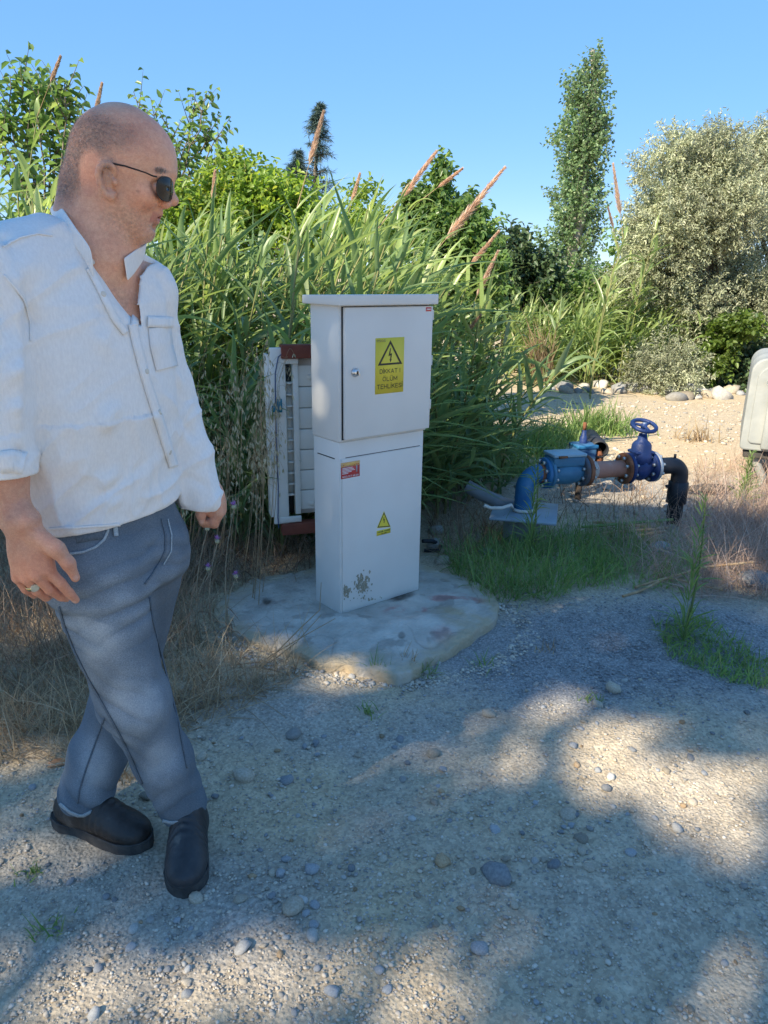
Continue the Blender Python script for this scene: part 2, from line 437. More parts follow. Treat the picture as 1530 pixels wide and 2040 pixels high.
pebm = bpy.data.materials.new('pebbles'); n_, l_ = nodes_of(pebm)
ge_ = n_.new('ShaderNodeNewGeometry'); rp_ = n_.new('ShaderNodeValToRGB')
rp_.color_ramp.elements[0].color = (.24, .225, .20, 1); rp_.color_ramp.elements[1].color = (.60, .545, .46, 1)
for p_, c_ in ((.3, (.36, .335, .305)), (.55, (.46, .395, .31)), (.8, (.54, .46, .36))):
    x_ = rp_.color_ramp.elements.new(p_); x_.color = (*c_, 1)
l_.new(ge_.outputs['Random Per Island'], rp_.inputs[0]); l_.new(rp_.outputs[0], n_['Principled BSDF'].inputs['Base Color']); n_['Principled BSDF'].inputs['Roughness'].default_value = .9
blum = mat('blue_grit', (.18, .18, .185), (.38, .375, .37), .9, 60)
V_, F_ = pebbles(17000, 5, samp_px, .0019, .0075, 'gravel')
tag(mob('gravel', V_, F_, pebm, smooth=False), 'small loose gravel scattered over the dirt track', 'gravel', kind='stuff')
V_, F_ = pebbles(7000, 6, samp_blue, .0028, .006, 'gravel')
tag(mob('gravel', V_, F_, blum, smooth=False), 'fine blue grey crushed gravel spread right of the concrete pad', 'gravel', kind='stuff')
V_, F_ = pebbles(2500, 7, samp_far, .010, .03, 'gravel')
tag(mob('gravel', V_, F_, pebm, smooth=False), 'loose gravel on the sunny clearing behind the pipes', 'gravel', kind='stuff')

# ---------------------------------------------------------------- concrete pad
def concrete_mat():
    m = mat('rough_concrete', (.40, .36, .31), (.57, .525, .46), .92, 9, .9, 70, c3=(.66, .61, .54), spec=.2, detail=12)
    n, l = nodes_of(m); b = n['Principled BSDF']; src = b.inputs['Base Color'].links[0].from_socket
    at = n.new('ShaderNodeVertexColor'); at.layer_name = 'stain'; sp = n.new('ShaderNodeSeparateColor'); l.new(at.outputs[0], sp.inputs[0])
    cur = src
    for i, c in enumerate(((.40, .13, .12), (.10, .085, .07), (.45, .36, .24))):
        x = n.new('ShaderNodeMix'); x.data_type = 'RGBA'; l.new(sp.outputs[i], x.inputs['Factor']); l.new(cur, x.inputs[6]); x.inputs[7].default_value = (*c, 1); cur = x.outputs[2]
    l.new(cur, b.inputs['Base Color'])
    return m
def build_pad():
    out = [(430, 1232), (452, 1195), (500, 1168), (570, 1152), (640, 1140), (720, 1120), (800, 1122), (880, 1150), (935, 1165), (985, 1200), (992, 1232), (955, 1268), (915, 1292),
           (880, 1312), (850, 1322), (838, 1340), (790, 1356), (735, 1346), (690, 1330), (640, 1330), (600, 1312), (545, 1300), (490, 1282), (448, 1258)]
    ctr = np.array([-.03, 2.80])
    pts = np.array([G(a, b, .02)[:2] for a, b in out]); dv = pts-ctr
    ang = np.arctan2(dv[:, 1], dv[:, 0]); rad = np.hypot(dv[:, 0], dv[:, 1]); o_ = np.argsort(ang); ang, rad = ang[o_], rad[o_]
    NA, NR = 420, 120
    th = np.linspace(-math.pi, math.pi, NA, endpoint=False)
    rr = np.interp(th, np.concatenate([ang-2*math.pi, ang, ang+2*math.pi]), np.tile(rad, 3))
    rr = rr+.020*fbm(np.stack([np.cos(th)*5, np.sin(th)*5], -1), 5, 8)
    t = np.concatenate([np.linspace(0, 1, NR), [1.008, 1.012, 1.0]])
    XY = ctr[None, None]+np.stack([np.cos(th), np.sin(th)], -1)[:, None]*(rr[:, None]*t[None])[..., None]
    z = .068-.022*np.clip(t, 0, 1)**3
    Z = np.broadcast_to(z[None], XY.shape[:2]).copy()
    Z += .011*fbm(XY*5, 4, 21)+.0035*fbm(XY*24, 4, 22)+.0022*fbm(XY*70, 3, 23)-.010*np.exp(-(fbm(XY*3.2, 3, 35)/.03)**2)*np.clip(t, 0, 1)[None]**3
    fr = in_ell(XY[..., 0], XY[..., 1], .15, 2.80, .38, .24, .3)*.012; Z += fr      # low step of poured concrete by the front
    Z[:, -3] -= .004; Z[:, -2] -= .02; Z[:, -1] = -.05
    flat = in_ell(XY[..., 0], XY[..., 1], .0, 3.02, .33, .24, .25); Z = Z*(1-flat)+.0605*flat
    px = proj(np.concatenate([XY, np.full(XY.shape[:2]+(1,), .05)], -1).reshape(-1, 3)).reshape(XY.shape)
    nz1 = fbm(XY*14, 4, 61); nz2 = fbm(XY*np.array([5, 40]), 3, 62)
    def blob(cx, cy, rx, ry, rot=0): return in_ell(px[..., 0], px[..., 1], cx, cy, rx, ry, .4, rot)
    red = np.clip(np.maximum.reduce([blob(788, 1222, 24, 11), blob(835, 1220, 15, 8), blob(930, 1198, 55, 12, .18)*np.clip(nz2*4+.3, 0, 1), blob(875, 1195, 20, 7), blob(885, 1270, 25, 14)*.4])*np.clip(.25+1.9*nz1, 0, 1), 0, .6)
    dark = np.clip(np.maximum.reduce([blob(800, 1193, 26, 7, -.25), blob(532, 1200, 9, 9), blob(800, 1275, 7, 6), blob(690, 1238, 8, 3), blob(700, 1200, 200, 4)*.0])*(.7+.8*nz1), 0, .95)
    dirt = np.clip(np.maximum.reduce([blob(925, 1240, 60, 20, .2), blob(700, 1325, 120, 25)*.8, blob(510, 1285, 60, 14)*.7])*(.5+1.2*nz1), 0, .9)
    crk = np.exp(-(fbm(XY*3.2, 3, 35)/.011)**2)*np.clip(t, 0, 1)[None]**2; dark = np.maximum(dark, .55*crk)
    dirt = np.maximum(dirt, np.clip(sstep(.78, 1.0, t)[None]*(.75+1.1*nz1), 0, .95)); dark = np.maximum(dark, np.clip((nz1-.28)*2.2, 0, .35))
    idx = np.arange(NA*len(t)).reshape(NA, len(t)); nx = np.roll(idx, -1, 0)
    F = np.stack([idx[:, :-1], idx[:, 1:], nx[:, 1:], nx[:, :-1]], -1).reshape(-1, 4)
    V = np.concatenate([XY, Z[..., None]], -1).reshape(-1, 3)
    return V, F, np.stack([red, dark, dirt], -1).reshape(-1, 3)
V_, F_, st_ = build_pad()
pad = tag(mob('concrete_pad', V_, F_, concrete_mat(), smooth=True, col={'stain': st_}), 'rough domed concrete pad with red paint smears under the grey cabinet', 'concrete pad')
rg = np.random.default_rng(77)
for i, (px, py, s) in enumerate([(905, 1300, .022), (872, 1325, .018), (925, 1290, .016), (850, 1340, .013), (940, 1275, .012), (700, 1352, .02), (640, 1345, .017), (610, 1330, .014)]):
    g = G(px, py); place_stone(g[0], g[1], s*.8, 3000+i, 'small broken piece of concrete at the crumbling edge of the pad', 'broken concrete at the pad edge', 2)

def samp_pad(rg, n):
    a = rg.uniform(0, 6.28, n); r = rg.normal(1.0, .045, n); g = np.stack([-.03+.62*r*np.cos(a), 2.80+.43*r*np.sin(a)], -1); px = proj(np.concatenate([g, np.zeros((n, 1))], 1)); k = px[:, 1] > 1215
    return g[k]
V_, F_ = pebbles(2600, 8, samp_pad, .0035, .013, 'crumbs')
tag(mob('concrete_crumbs', V_, F_, pebm), 'concrete crumbs and grit along the broken edge of the pad', 'crumbs', kind='stuff')
# rubble row under the far bushes
for i in range(34):
    px = 1085+i*12+rg.uniform(-8, 8); py = 778+rg.uniform(-8, 10)+(8 if px > 1300 else 0)
    if px > 1475: px = 1100+rg.uniform(0, 350)
    g = G(px, py); place_stone(g[0], g[1], float(rg.uniform(.06, .16)), 4000+i, 'pale rubble rock in the row below the far bushes', 'rubble rocks along the far bushes', [0, 2, 2, 1][i % 4], .3)
# ================================================================ CABINET
paint = mat('grey_paint', (.66, .635, .59), (.72, .695, .645), .45, 3, .03, 200, spec=.45)
paint_edge = mat('grey_paint_worn', (.62, .60, .56), (.68, .66, .61), .5, 12, .05, 120)
dark_gap = mat('dark_gap', (.03, .03, .03), (.05, .05, .05), .9)
steel = mat('steel', (.55, .55, .56), (.7, .7, .7), .3, 40, metal=.9)
yellow = mat('sign_yellow', (.72, .58, .05), (.80, .66, .08), .5, 6)
black = mat('print_black', (.035, .03, .02), (.06, .05, .035), .6, 30)
redp = mat('sticker_red', (.55, .06, .06), (.62, .10, .08), .5, 12)
orangep = mat('sticker_orange', (.75, .38, .10), (.8, .5, .2), .5, 30)
whitep = mat('print_white', (.75, .74, .72), (.8, .8, .78), .5)
greyp = mat('print_grey', (.30, .32, .38), (.4, .42, .45), .5)
rustm = mat('rust_edge', (.16, .07, .035), (.24, .11, .05), .9, 60)

CA = R(38.5); CO = np.array([-.1786, 2.8175, .06])
cab = thing('electrical_cabinet', 'tall light grey metal electrical cabinet with yellow danger sign on a concrete pad', 'electrical cabinet', CO, CA)
cx_, cy_ = np.array([math.cos(CA), math.sin(CA), 0]), np.array([-math.sin(CA), math.cos(CA), 0])
def cuv(px, py, d=0.0):                                     # photo pixel -> (x, z) on the cabinet's front plane
    r = ray(px, py); o = CO+cy_*d; t = ((o-CAM)@cy_)/(r@cy_); p = CAM+r*t-CO
    return p@cx_, p[2]
WL, DL, H1, H2 = .436, .182, .735, 1.255                     # lower width, depth, height of the split, top
o = mob('lower_housing', *box(0, WL, 0, DL, 0, H1), paint, cab); bev(o, .004)
# a recessed front panel on the lower half, with slit above it
zs = cuv(760, 899)[1]
o = mob('lower_panel', *box(.012, WL-.006, -.0035, .004, .012, zs-.006), paint, cab); bev(o, .0015)
o = mob('slit', *box(.03, WL-.02, -.0012, .01, zs-.004, zs-.0015), dark_gap, cab)
o = mob('slit', *box(-.0012, .01, .03, DL-.03, zs-.010, zs-.006), dark_gap, cab)
o = mob('corner_strip', *box(.001, .010, -.0028, .003, .002, zs-.006), paint_edge, cab); bev(o, .001)
o = mob('upper_housing', *box(-.004, WL+.006, -.006, DL+.004, H1+.001, H2), paint, cab); bev(o, .004)
# door standing 12 mm proud of the upper box
dz0, dz1 = H1+.012, H2-.012
door = mob('door', *box(.012, WL+.009, -.026, -.009, dz0, dz1), paint, cab); bev(door, .004, 3)
o = mob('door_shadow_gap', *box(.008, WL+.003, -.0095, -.0055, dz0-.002, dz1+.002), dark_gap, cab)  # dark strip standing in for the shadow gap round the door
# lid with a turned down rim, slightly sloped
V_, F_ = box(-.024, WL+.024, -.040, DL+.030, 0, .032)
V_[:, 2] += H2-.006; V_[V_[:, 2] > H2+.01, 2] += .008*(1-(V_[V_[:, 2] > H2+.01, 1]+.045)/(DL+.08))
o = mob('lid', V_, F_, paint, cab); bev(o, .004, 3)
# lock
u, v = cuv(708, 742, -.03)
lock = mob('lock', *lathe([(0, .0), (0, .0165), (.004, .0165), (.006, .0135), (.014, .0125), (.016, .010), (.016, 0)], (u, -.026, v), (0, -1, 0), 24), steel, cab, smooth=False)
o = mob('key_slot', *box(u-.0022, u+.0022, -.0432, -.040, v-.006, v+.006), dark_gap, lock)
V_, F_ = tubes(np.array([[u+.004, -.041, v+.012], [u+.007, -.046, v+.004], [u+.007, -.046, v-.012]]), np.array([.003, .003, .0025]), 6)
mob('lock_flap', V_, F_, steel, lock, True)
for k in range(3):
    zc = dz0+.08+k*.18
    bev(mob('hinge', *box(WL+.013, WL+.019, -.020, -.002, zc, zc+.04), paint_edge, cab), .001)

def text_mesh(body, size, mt, name='lettering', align='CENTER', ext=.0003, space=1.0):
    c = bpy.data.curves.new(name, 'FONT'); c.body = body; c.size = size; c.align_x = align; c.align_y = 'CENTER'
    c.extrude = ext; c.space_character = space; c.resolution_u = 3
    t_ = bpy.data.objects.new(name, c); COL.objects.link(t_)
    dg = bpy.context.evaluated_depsgraph_get()
    me = bpy.data.meshes.new_from_object(t_.evaluated_get(dg)); me.name = name
    bpy.data.objects.remove(t_); me.materials.clear(); me.materials.append(mt)
    return me
def put_text(parent, body, size, mt, x, z, y, name='lettering', fit=None, shear=0.0):
    me = text_mesh(body, size, mt, name)
    co = np.empty(len(me.vertices)*3, np.float32); me.vertices.foreach_get('co', co); co = co.reshape(-1, 3)
    w = co[:, 0].max()-co[:, 0].min(); k = 1 if fit is None else fit/w
    o_ = co.copy(); lx = (co[:, 0]-(co[:, 0].max()+co[:, 0].min())/2)*k
    o_[:, 0] = x+lx; o_[:, 1] = y-co[:, 2]; o_[:, 2] = z+co[:, 1]+shear*lx
    me.vertices.foreach_set('co', o_.astype(np.float32).ravel()); me.update()
    return ob(name, me, parent)
GLYPH = {'D': (.60, [[(0,0),(0,1),(.32,1),(.52,.86),(.6,.62),(.6,.38),(.52,.14),(.32,0),(0,0)]]), 'İ': (.0, [[(0,0),(0,1)], [(0,1.2),(0,1.36)]]), 'I': (0, [[(0,0),(0,1)]]),
 'K': (.6, [[(0,0),(0,1)], [(.56,1),(.03,.42)], [(.2,.58),(.6,0)]]), 'A': (.68, [[(0,0),(.34,1),(.68,0)], [(.12,.34),(.56,.34)]]), 'T': (.62, [[(0,1),(.62,1)], [(.31,.93),(.31,0)]]),
 '!': (0, [[(0,.34),(0,1)], [(0,0),(0,.14)]]), 'L': (.5, [[(0,1),(0,0),(.5,0)]]), 'O': (.7, [[(.35,1),(.1,.87),(0,.5),(.1,.13),(.35,0),(.6,.13),(.7,.5),(.6,.87),(.35,1)]]),
 'Ö': (.7, [[(.35,1),(.1,.87),(0,.5),(.1,.13),(.35,0),(.6,.13),(.7,.5),(.6,.87),(.35,1)], [(.2,1.2),(.2,1.34)], [(.5,1.2),(.5,1.34)]]),
 'Ü': (.6, [[(0,1),(0,.3),(.1,.07),(.3,0),(.5,.07),(.6,.3),(.6,1)], [(.16,1.2),(.16,1.34)], [(.44,1.2),(.44,1.34)]]), 'M': (.74, [[(0,0),(0,1),(.37,.2),(.74,1),(.74,0)]]),
 'E': (.52, [[(.52,1),(0,1),(0,0),(.52,0)], [(0,.52),(.46,.52)]]), 'H': (.6, [[(0,0),(0,1)], [(.6,0),(.6,1)], [(0,.5),(.6,.5)]]), 'R': (.6, [[(0,0),(0,1),(.4,1),(.56,.88),(.56,.64),(.4,.52),(0,.52)], [(.32,.5),(.6,0)]]),
 'S': (.56, [[(.54,.82),(.42,.97),(.15,.98),(.02,.8),(.08,.6),(.48,.42),(.56,.22),(.42,.03),(.14,.02),(.0,.2)]]), 'C': (.6, [[(.6,.8),(.35,1),(.08,.8),(0,.5),(.08,.2),(.35,0),(.6,.2)]]), ' ': (.2, [])}
def sign_text(parent, body, x, z, y, h, fit, mt, th=.155, gap=.24):
    """sans serif capitals cut from strokes; one mesh per word"""
    cur = 0; segs = []
    for ch in body:
        w, ls = GLYPH[ch]
        for l_ in ls:
            for p, q in zip(l_[:-1], l_[1:]): segs.append(((p[0]+cur, p[1]), (q[0]+cur, q[1])))
        cur += w+gap
    cur -= gap; kx = fit/cur; V_, F_ = [], []
    for i, (p, q) in enumerate(segs):
        p, q = np.array([p[0]*kx, p[1]*h]), np.array([q[0]*kx, q[1]*h]); d = nrm(q-p); n_ = np.array([-d[1], d[0]])*th*h*.5; e = d*th*h*.35
        yy = y-.00002*(i % 7)-.00004; b0 = len(V_)
        for c in (p-e-n_, q+e-n_, q+e+n_, p-e+n_): V_.append((x-fit/2+c[0], yy, z-h/2+c[1]))
        F_.append([b0, b0+1, b0+2, b0+3])
    return mob('lettering', np.array(V_), F_, mt, parent)
def poly(name, pts, y, mt, parent, th=.0004):
    n = len(pts); V_ = [(a, y, b) for a, b in pts]+[(a, y+th, b) for a, b in pts]
    F_ = [list(range(n)), list(range(2*n-1, n-1, -1))]+[[i, i+n, (i+1) % n+n, (i+1) % n] for i in range(n)]
    return mob(name, np.array(V_), F_, mt, parent)
def bolt(cx, cz, s):
    return [(cx-.02*s, cz+.5*s), (cx-.17*s, cz-.06*s), (cx+.02*s, cz+.0*s), (cx+.0*s, cz-.28*s), (cx-.07*s, cz-.25*s), (cx+.02*s, cz-.52*s), (cx+.15*s, cz-.26*s),
            (cx+.09*s, cz-.275*s), (cx+.17*s, cz+.16*s), (cx-.0*s, cz+.1*s), (cx+.05*s, cz+.5*s)]
def ring_tri(name, a, b, c, w, y, mt, parent, th=.0004):
    A = [np.array(q) for q in (a, b, c)]; ctr = sum(A)/3
    inn = []
    for i in range(3):
        d = nrm(ctr-A[i]); inn.append(A[i]+d*w/max(.3, math.sin(.5*math.acos(np.clip(nrm(A[i-1]-A[i])@nrm(A[(i+1) % 3]-A[i]), -1, 1)))))
    pts = A+inn; V_ = [(p[0], y, p[1]) for p in pts]+[(p[0], y+th, p[1]) for p in pts]
    F_ = []
    for i in range(3):
        j = (i+1) % 3; F_ += [[i, j, j+3, i+3], [i+6, i+9, j+9, j+6], [i, i+6, j+6, j], [i+3, j+3, j+9, i+9]]
    return mob(name, np.array(V_), F_, mt, parent)
# the large warning sign on the door
yd = -.0262
(xa, za), (xb, zb) = cuv(748, 674, -.026), cuv(803, 780, -.026)
sx0, sx1, sz0, sz1 = xa, xb, zb, za
sw, sh = sx1-sx0, sz1-sz0
sign = mob('warning_sign', *box(sx0, sx1, yd-.0008, yd, sz0, sz1), yellow, cab)
def sp_(fx, fz): return (sx0+sw*fx, sz0+sh*fz)              # fraction of the sign
ys = yd-.0013
ring_tri('triangle', sp_(.08, .515), sp_(.94, .515), sp_(.51, .955), .0078, ys, black, sign)
c_ = sp_(.51, .685); poly('lightning_bolt', bolt(c_[0], c_[1], sh*.25), ys, black, sign)
for body, fz, fit in (('DİKKAT !', .405, .70), ('ÖLÜM', .265, .50), ('TEHLİKESİ', .13, .88)):
    x_, z_ = sp_(.51, fz); sign_text(sign, body, x_, z_, ys, sh*.072, sw*fit, black)
pen = mat('pen_ink', (.22, .20, .10), (.28, .25, .12), .6)
x_, z_ = sp_(.19, .95); put_text(sign, '0505', sh*.06, pen, x_, z_, ys, fit=sw*.30)
# small red badge on the door's upper corner
(xa, za), (xb, zb) = cuv(848.5, 612, -.026), cuv(859, 620, -.026)
badge = mob('badge', *box(xa, xb, yd-.001, yd, zb, za), redp, cab); bev(badge, .0015)
mob('mark', *box(xa+.004, xb-.004, yd-.0013, yd-.0009, (za+zb)/2-.0022, (za+zb)/2+.0022), whitep, badge)
# red advertising sticker on the lower panel
(xa, za), (xb, zb) = cuv(679.5, 923, -.004), cuv(716.5, 948, -.004)
y2 = -.0036
st = mob('sticker', *box(xa, xb, y2-.0006, y2, zb, za), redp, cab)
w_, h_ = xb-xa, za-zb
mob('banner', *box(xa, xb, y2-.0009, y2-.0005, za-h_*.28, za), orangep, st)
for i in range(14):
    fx = .04+.9*((i*37) % 100)/100
    mob('mark', *box(xa+w_*fx, xa+w_*(fx+.05), y2-.0012, y2-.0008, za-h_*(.1+.16*((i*53) % 10)/10)-.003, za-h_*(.1+.16*((i*53) % 10)/10)), [greyp, yellow, redp][i % 3], st)
for i, wd in enumerate((.55, .62, .68, .5, .32)):
    z_ = za-h_*(.36+i*.085); mob('text_line', *box(xa+w_*.06, xa+w_*(.06+wd), y2-.0009, y2-.0005, z_-.0014, z_+.0014), whitep, st)
mob('figure', *box(xa+w_*.80, xa+w_*.87, y2-.0009, y2-.0005, zb+h_*.30, za-h_*.22), greyp, st)
put_text(st, '0532 917 68 69', h_*.16, whitep, xa+w_*.5, zb+h_*.10, y2-.0009, fit=w_*.86)
# small danger triangle low on the panel
(xa, za), (xb, zb), (xc, zc) = cuv(765, 1020, -.004), cuv(752, 1051, -.004), cuv(777, 1049, -.004)
tr = poly('danger_sticker', [(xb-.003, zb-.002), (xc+.003, zc-.002), (xa, za+.004)], y2-.0006, yellow, cab, .0006)
ring_tri('triangle', (xb, zb), (xc, zc), (xa, za), .0035, y2-.0012, black, tr)
poly('lightning_bolt', bolt(xa, (za+2*zb)/3+.006, (za-zb)*.45), y2-.0012, black, tr)
zt = min(zb, zc)-.004
lab = mob('caption', *box(xb-.004, xc+.003, y2-.0007, y2, zt-.024, zt-.002), yellow, tr)
sign_text(tr, 'ELEKTRİK TEHLİKESİ', (xb+xc)/2, zt-.009, y2-.001, .0058, (xc-xb)*.98, black, .2)
sign_text(tr, 'ÖLÜM', (xb+xc)/2, zt-.019, y2-.001, .0058, (xc-xb)*.4, black, .2)
# mud splashes and little dents, as thin dried crusts on the panel
mud = mat('dried_mud', (.30, .26, .18), (.40, .36, .27), .95, 120, .5, 150)
def crust(cxp, cyp, wpx, hpx, seed, dens=1.0):
    rg_ = np.random.default_rng(seed); vs_, fs_, n = [], [], 0
    for i in range(int(90*dens)):
        a, b_ = rg_.normal(cxp, wpx*.42), rg_.normal(cyp, hpx*.42)
        u_, w2 = cuv(a, b_, -.0036); r_ = rg_.uniform(.0012, .0048)*(1 if i > 20*dens else 1.7); k = 7
        th_ = np.arange(k)*2*math.pi/k; rr_ = r_*rg_.uniform(.6, 1.2, k)
        if not (.014 < u_-r_*1.2 and u_+r_*1.2 < WL-.008 and w2-r_*2 > .014): continue
        V_ = np.stack([u_+rr_*np.cos(th_), np.full(k, -.0039-.0003*(i % 5)), w2+rr_*np.sin(th_)*1.5], -1)
        vs_.append(V_); fs_.append(list(range(n, n+k))); n += k
    return np.concatenate(vs_), fs_
V_, F_ = crust(722, 1165, 17, 24, 3, 1.6); stuffpart(mob('mud_splash', V_, F_, mud, cab))
V_, F_ = crust(688, 1178, 10, 14, 4, .8); stuffpart(mob('mud_splash', V_, F_, mud, cab))
V_, F_ = crust(760, 1195, 60, 5, 6, .7); stuffpart(mob('mud_splash', V_, F_, mud, cab))

# ================================================================ SLATTED PLASTIC PANEL BEHIND IT
wpl = mat('white_plastic', (.66, .64, .58), (.76, .73, .67), .5, 5, .05, 60, c3=(.70, .66, .59))
redbrown = mat('red_brown_steel', (.14, .035, .022), (.22, .06, .035), .7, 10, .2, 60, c3=(.26, .10, .06))
teal = mat('teal_plastic', (.01, .16, .24), (.015, .20, .29), .4)
bluew = mat('blue_cable', (.015, .05, .16), (.03, .08, .2), .45)
PY = 3.33
pb = P(577, 1020, PY); pt = P(580, 715, PY)
ang = R(17)
pan = thing('slatted_plastic_panel', 'white plastic panel with a ribbed slot between two red brown beams behind the cabinet', 'plastic panel', (pb[0], pb[1], 0), ang)
z0, z1 = pb[2]-.02, pt[2]+.0
zt_ = z1+.02
# local frame: x to the right along the wide face, y away from the viewer
sheetsn = 7; zz = np.linspace(z0+.02, z1-.03, sheetsn+1)
for i in range(sheetsn):
    bev(mob('panel', *box(.055, .50, .018, .030, zz[i]+.002, zz[i+1]-.002), wpl, pan), .003)
mob('backing', *box(.05, .50, .031, .045, z0, z1), wpl, pan)
bev(mob('side_rail', *box(.030, .056, .004, .046, z0+.005, z1-.005), wpl, pan), .003)
bev(mob('end_board', *box(-.075, -.003, -.010, .012, z0-.035, z1+.05), wpl, pan), .008, 3)
bev(mob('outer_board', *box(-.088, -.0745, .0, .075, z0-.0, z1+.02), wpl, pan), .003)
mob('slot_back', *box(-.003, .030, .050, .054, z0, z1), dark_gap, pan)
ribz = np.linspace(z0+.10, z1-.11, 11)
for zc in ribz:
    mob('rib', *box(-.0028, .0298, .010, .0495, zc-.0035, zc+.0035), wpl, pan)
mob('rib_back', *box(-.0028, .0298, .036, .0485, ribz[0]+.004, ribz[-1]-.004), wpl, pan)
bev(mob('bracket', *box(-.02, .055, -.014, .003, z1-.022, z1+.002), wpl, pan), .004)
bev(mob('bracket', *box(-.05, .055, -.012, .003, z0-.03, z0+.0), wpl, pan), .004)
bev(mob('beam', *box(-.022, .62, -.03, .03, z1+.003, z1+.062), redbrown, pan), .002)
bev(mob('beam', *box(-.040, .62, -.03, .03, z0-.085, z0-.032), redbrown, pan), .002)
for x_ in (.40, .55):
    bev(mob('post', *box(x_, x_+.05, .032, .08, -.15, z1+.05), redbrown, pan), .002)
for (fx, zc) in ((.11, z0+.05), (.11, z1-.085)):
    V_, F_ = lathe([(0, 0), (0, .013), (-.0015, .014), (-.003, .013), (-.003, 0)], (fx, .0178, zc), (0, 1, 0), 20); mob('boss', V_, F_, wpl, pan)
bev(mob('clip', *box(-.050, -.026, -.030, -.0105, z0+.50, z0+.56), teal, pan), .002)
bev(mob('clip_jaw', *box(-.074, -.044, -.052, -.031, z0+.505, z0+.535), teal, pan), .006, 3)
pth = np.array([[-.012, -.02, z1+.03], [-.035, -.016, z1+.01], [-.05, -.0135, z1-.06], [-.052, -.0135, z0+.6], [-.055, -.0135, z0+.35], [-.052, -.0135, z0+.15], [-.058, -.0135, z0], [-.056, -.016, z0-.05]])
V_, F_ = tubes(pth, np.full(len(pth), .0025), 6); mob('cable', V_, F_, bluew, pan, True)

# ================================================================ WATER PIPES
bluep = mat('blue_pipe_paint', (.015, .10, .24), (.03, .16, .33), .5, 9, .1, 40, c3=(.12, .25, .36), contrast=(.35, .6))
bluem = mat('blue_meter_paint', (.04, .14, .24), (.07, .21, .33), .55, 8, .2, 40, c3=(.22, .13, .08), contrast=(.35, .62))
bluev = mat('navy_valve_paint', (.012, .030, .11), (.022, .05, .17), .5, 14, .3, 60, c3=(.05, .09, .20))
bolts = mat('bolt_zinc', (.45, .45, .44), (.6, .6, .58), .4, metal=.6)
rust = mat('rusty_iron', (.16, .06, .03), (.30, .13, .07), .9, 14, .5, 60, c3=(.36, .2, .13))
pinkr = mat('pink_primer', (.36, .16, .11), (.44, .22, .16), .75, 7, .3, 50, c3=(.5, .42, .36))
blackp = mat('black_plastic_pipe', (.018, .02, .025), (.03, .032, .04), .5, 8)
galv = mat('galvanised_steel', (.42, .45, .48), (.52, .55, .58), .45, 9, .1, 40, metal=.3)
PA = P(1082, 938, 4.02); PB = P(1345, 931, 4.25); zp = (PA[2]+PB[2])/2
PA[2] = PB[2] = zp
pd = nrm(PB-PA)
pa_ang = math.atan2(pd[1], pd[0])
pipe = thing('water_pipeline', 'blue and rusty flanged water pipe with gate valve and black elbow, standing in the weeds', 'water pipe', (PA[0], PA[1], 0), pa_ang)
LT = np.linalg.norm(PB-PA)
def sx(px): return (px-1082)/(1345-1082)*LT                 # distance along the pipe
zz_ = zp; ax = (1, 0, 0)
def disc(x0, x1, r, m, bore=0.0, parent=pipe, name='flange', z=zz_):
    o = mob(name, *lathe([(0, bore), (0, r*.97), (.004, r), (x1-x0-.004, r), (x1-x0, r*.97), (x1-x0, bore)], (x0, 0, z), ax, 36), m, parent); return o
def bolts_on(fl, x0, x1, r, z=zz_, n=8):
    for k in range(n):
        a = (k+.5)*2*math.pi/n; yy, zb_ = math.cos(a)*r, z+math.sin(a)*r
        mob('bolt', *lathe([(0, 0), (0, .010), (.010, .011), (.0101, .007), (x1-x0+.026, .007), (x1-x0+.0261, .011), (x1-x0+.036, .010), (x1-x0+.036, 0)], (x0-.018, yy, zb_), ax, 6), bolts, fl)
# blue elbow rising from the plate
re = .052; lx = -.105; zpl = G(1045, 1012, 0)[2]
zplate = P(1045, 1014, 4.02)[2]
k = np.linspace(0, math.pi/2, 9); rb = .085
path = [[lx, 0, zplate-.02], [lx, 0, zz_-rb-.06]]+[[lx+rb-rb*math.cos(a), 0, zz_-rb+rb*math.sin(a)] for a in k]+[[0.0, 0, zz_]]
path = np.array(path); V_, F_ = tubes(path, np.full(len(path), re), 28); el = mob('elbow', V_, F_, bluep, pipe, True)
mob('rust_band', *lathe([(0, re), (0, re+.001), (.02, re+.001), (.02, re)], (-.022, 0, zz_), ax, 28), rust, el, True)
V_, F_ = tubes(np.array([[lx, 0, zz_-rb-.055], [lx, 0, zz_-rb-.049]]), np.array([re+.003, re+.003]), 28); mob('weld_bead', V_, F_, bluep, el, True)
R1 = .088
f = disc(.0, .022, R1, bluep); f2 = disc(.026, .046, R1, bluem); bolts_on(f, 0, .046, .07)
# meter body with its lidded box
x0, x1 = .046, sx(1152)
mb = mob('meter_body', *lathe([(0, .055), (.03, .066), ((x1-x0)*.5, .072), (x1-x0-.03, .066), (x1-x0, .055)], (x0, 0, zz_), ax, 32), bluem, pipe, True)
bx0, bx1 = sx(1092), sx(1150)
bev(mob('meter_box', *box(bx0, bx1, -.062, .062, zz_+.045, zz_+.098), bluem, pipe), .006)
lidm = bev(mob('meter_lid', *box(bx0-.006, bx1+.006, -.068, .068, zz_+.099, zz_+.116), mat('pale_blue_lid', (.25, .38, .46), (.34, .46, .52), .5, 6, .1, 40, c3=(.24, .12, .06), contrast=(.4, .66)), pipe), .004)
mob('hinge', *lathe([(0, 0), (0, .007), (.05, .007), (.05, 0)], (bx0+.02, -.073, zz_+.104), ax, 10), rustm, lidm)
a0 = x1; f = disc(a0, a0+.026, R1, mat('brown_blue_flange', (.10, .07, .06), (.06, .12, .18), .8, 12, .3, 50, c3=(.22, .10, .06))); f2 = disc(a0+.030, a0+.052, R1*1.0, rust); bolts_on(f, a0, a0+.052, .07)
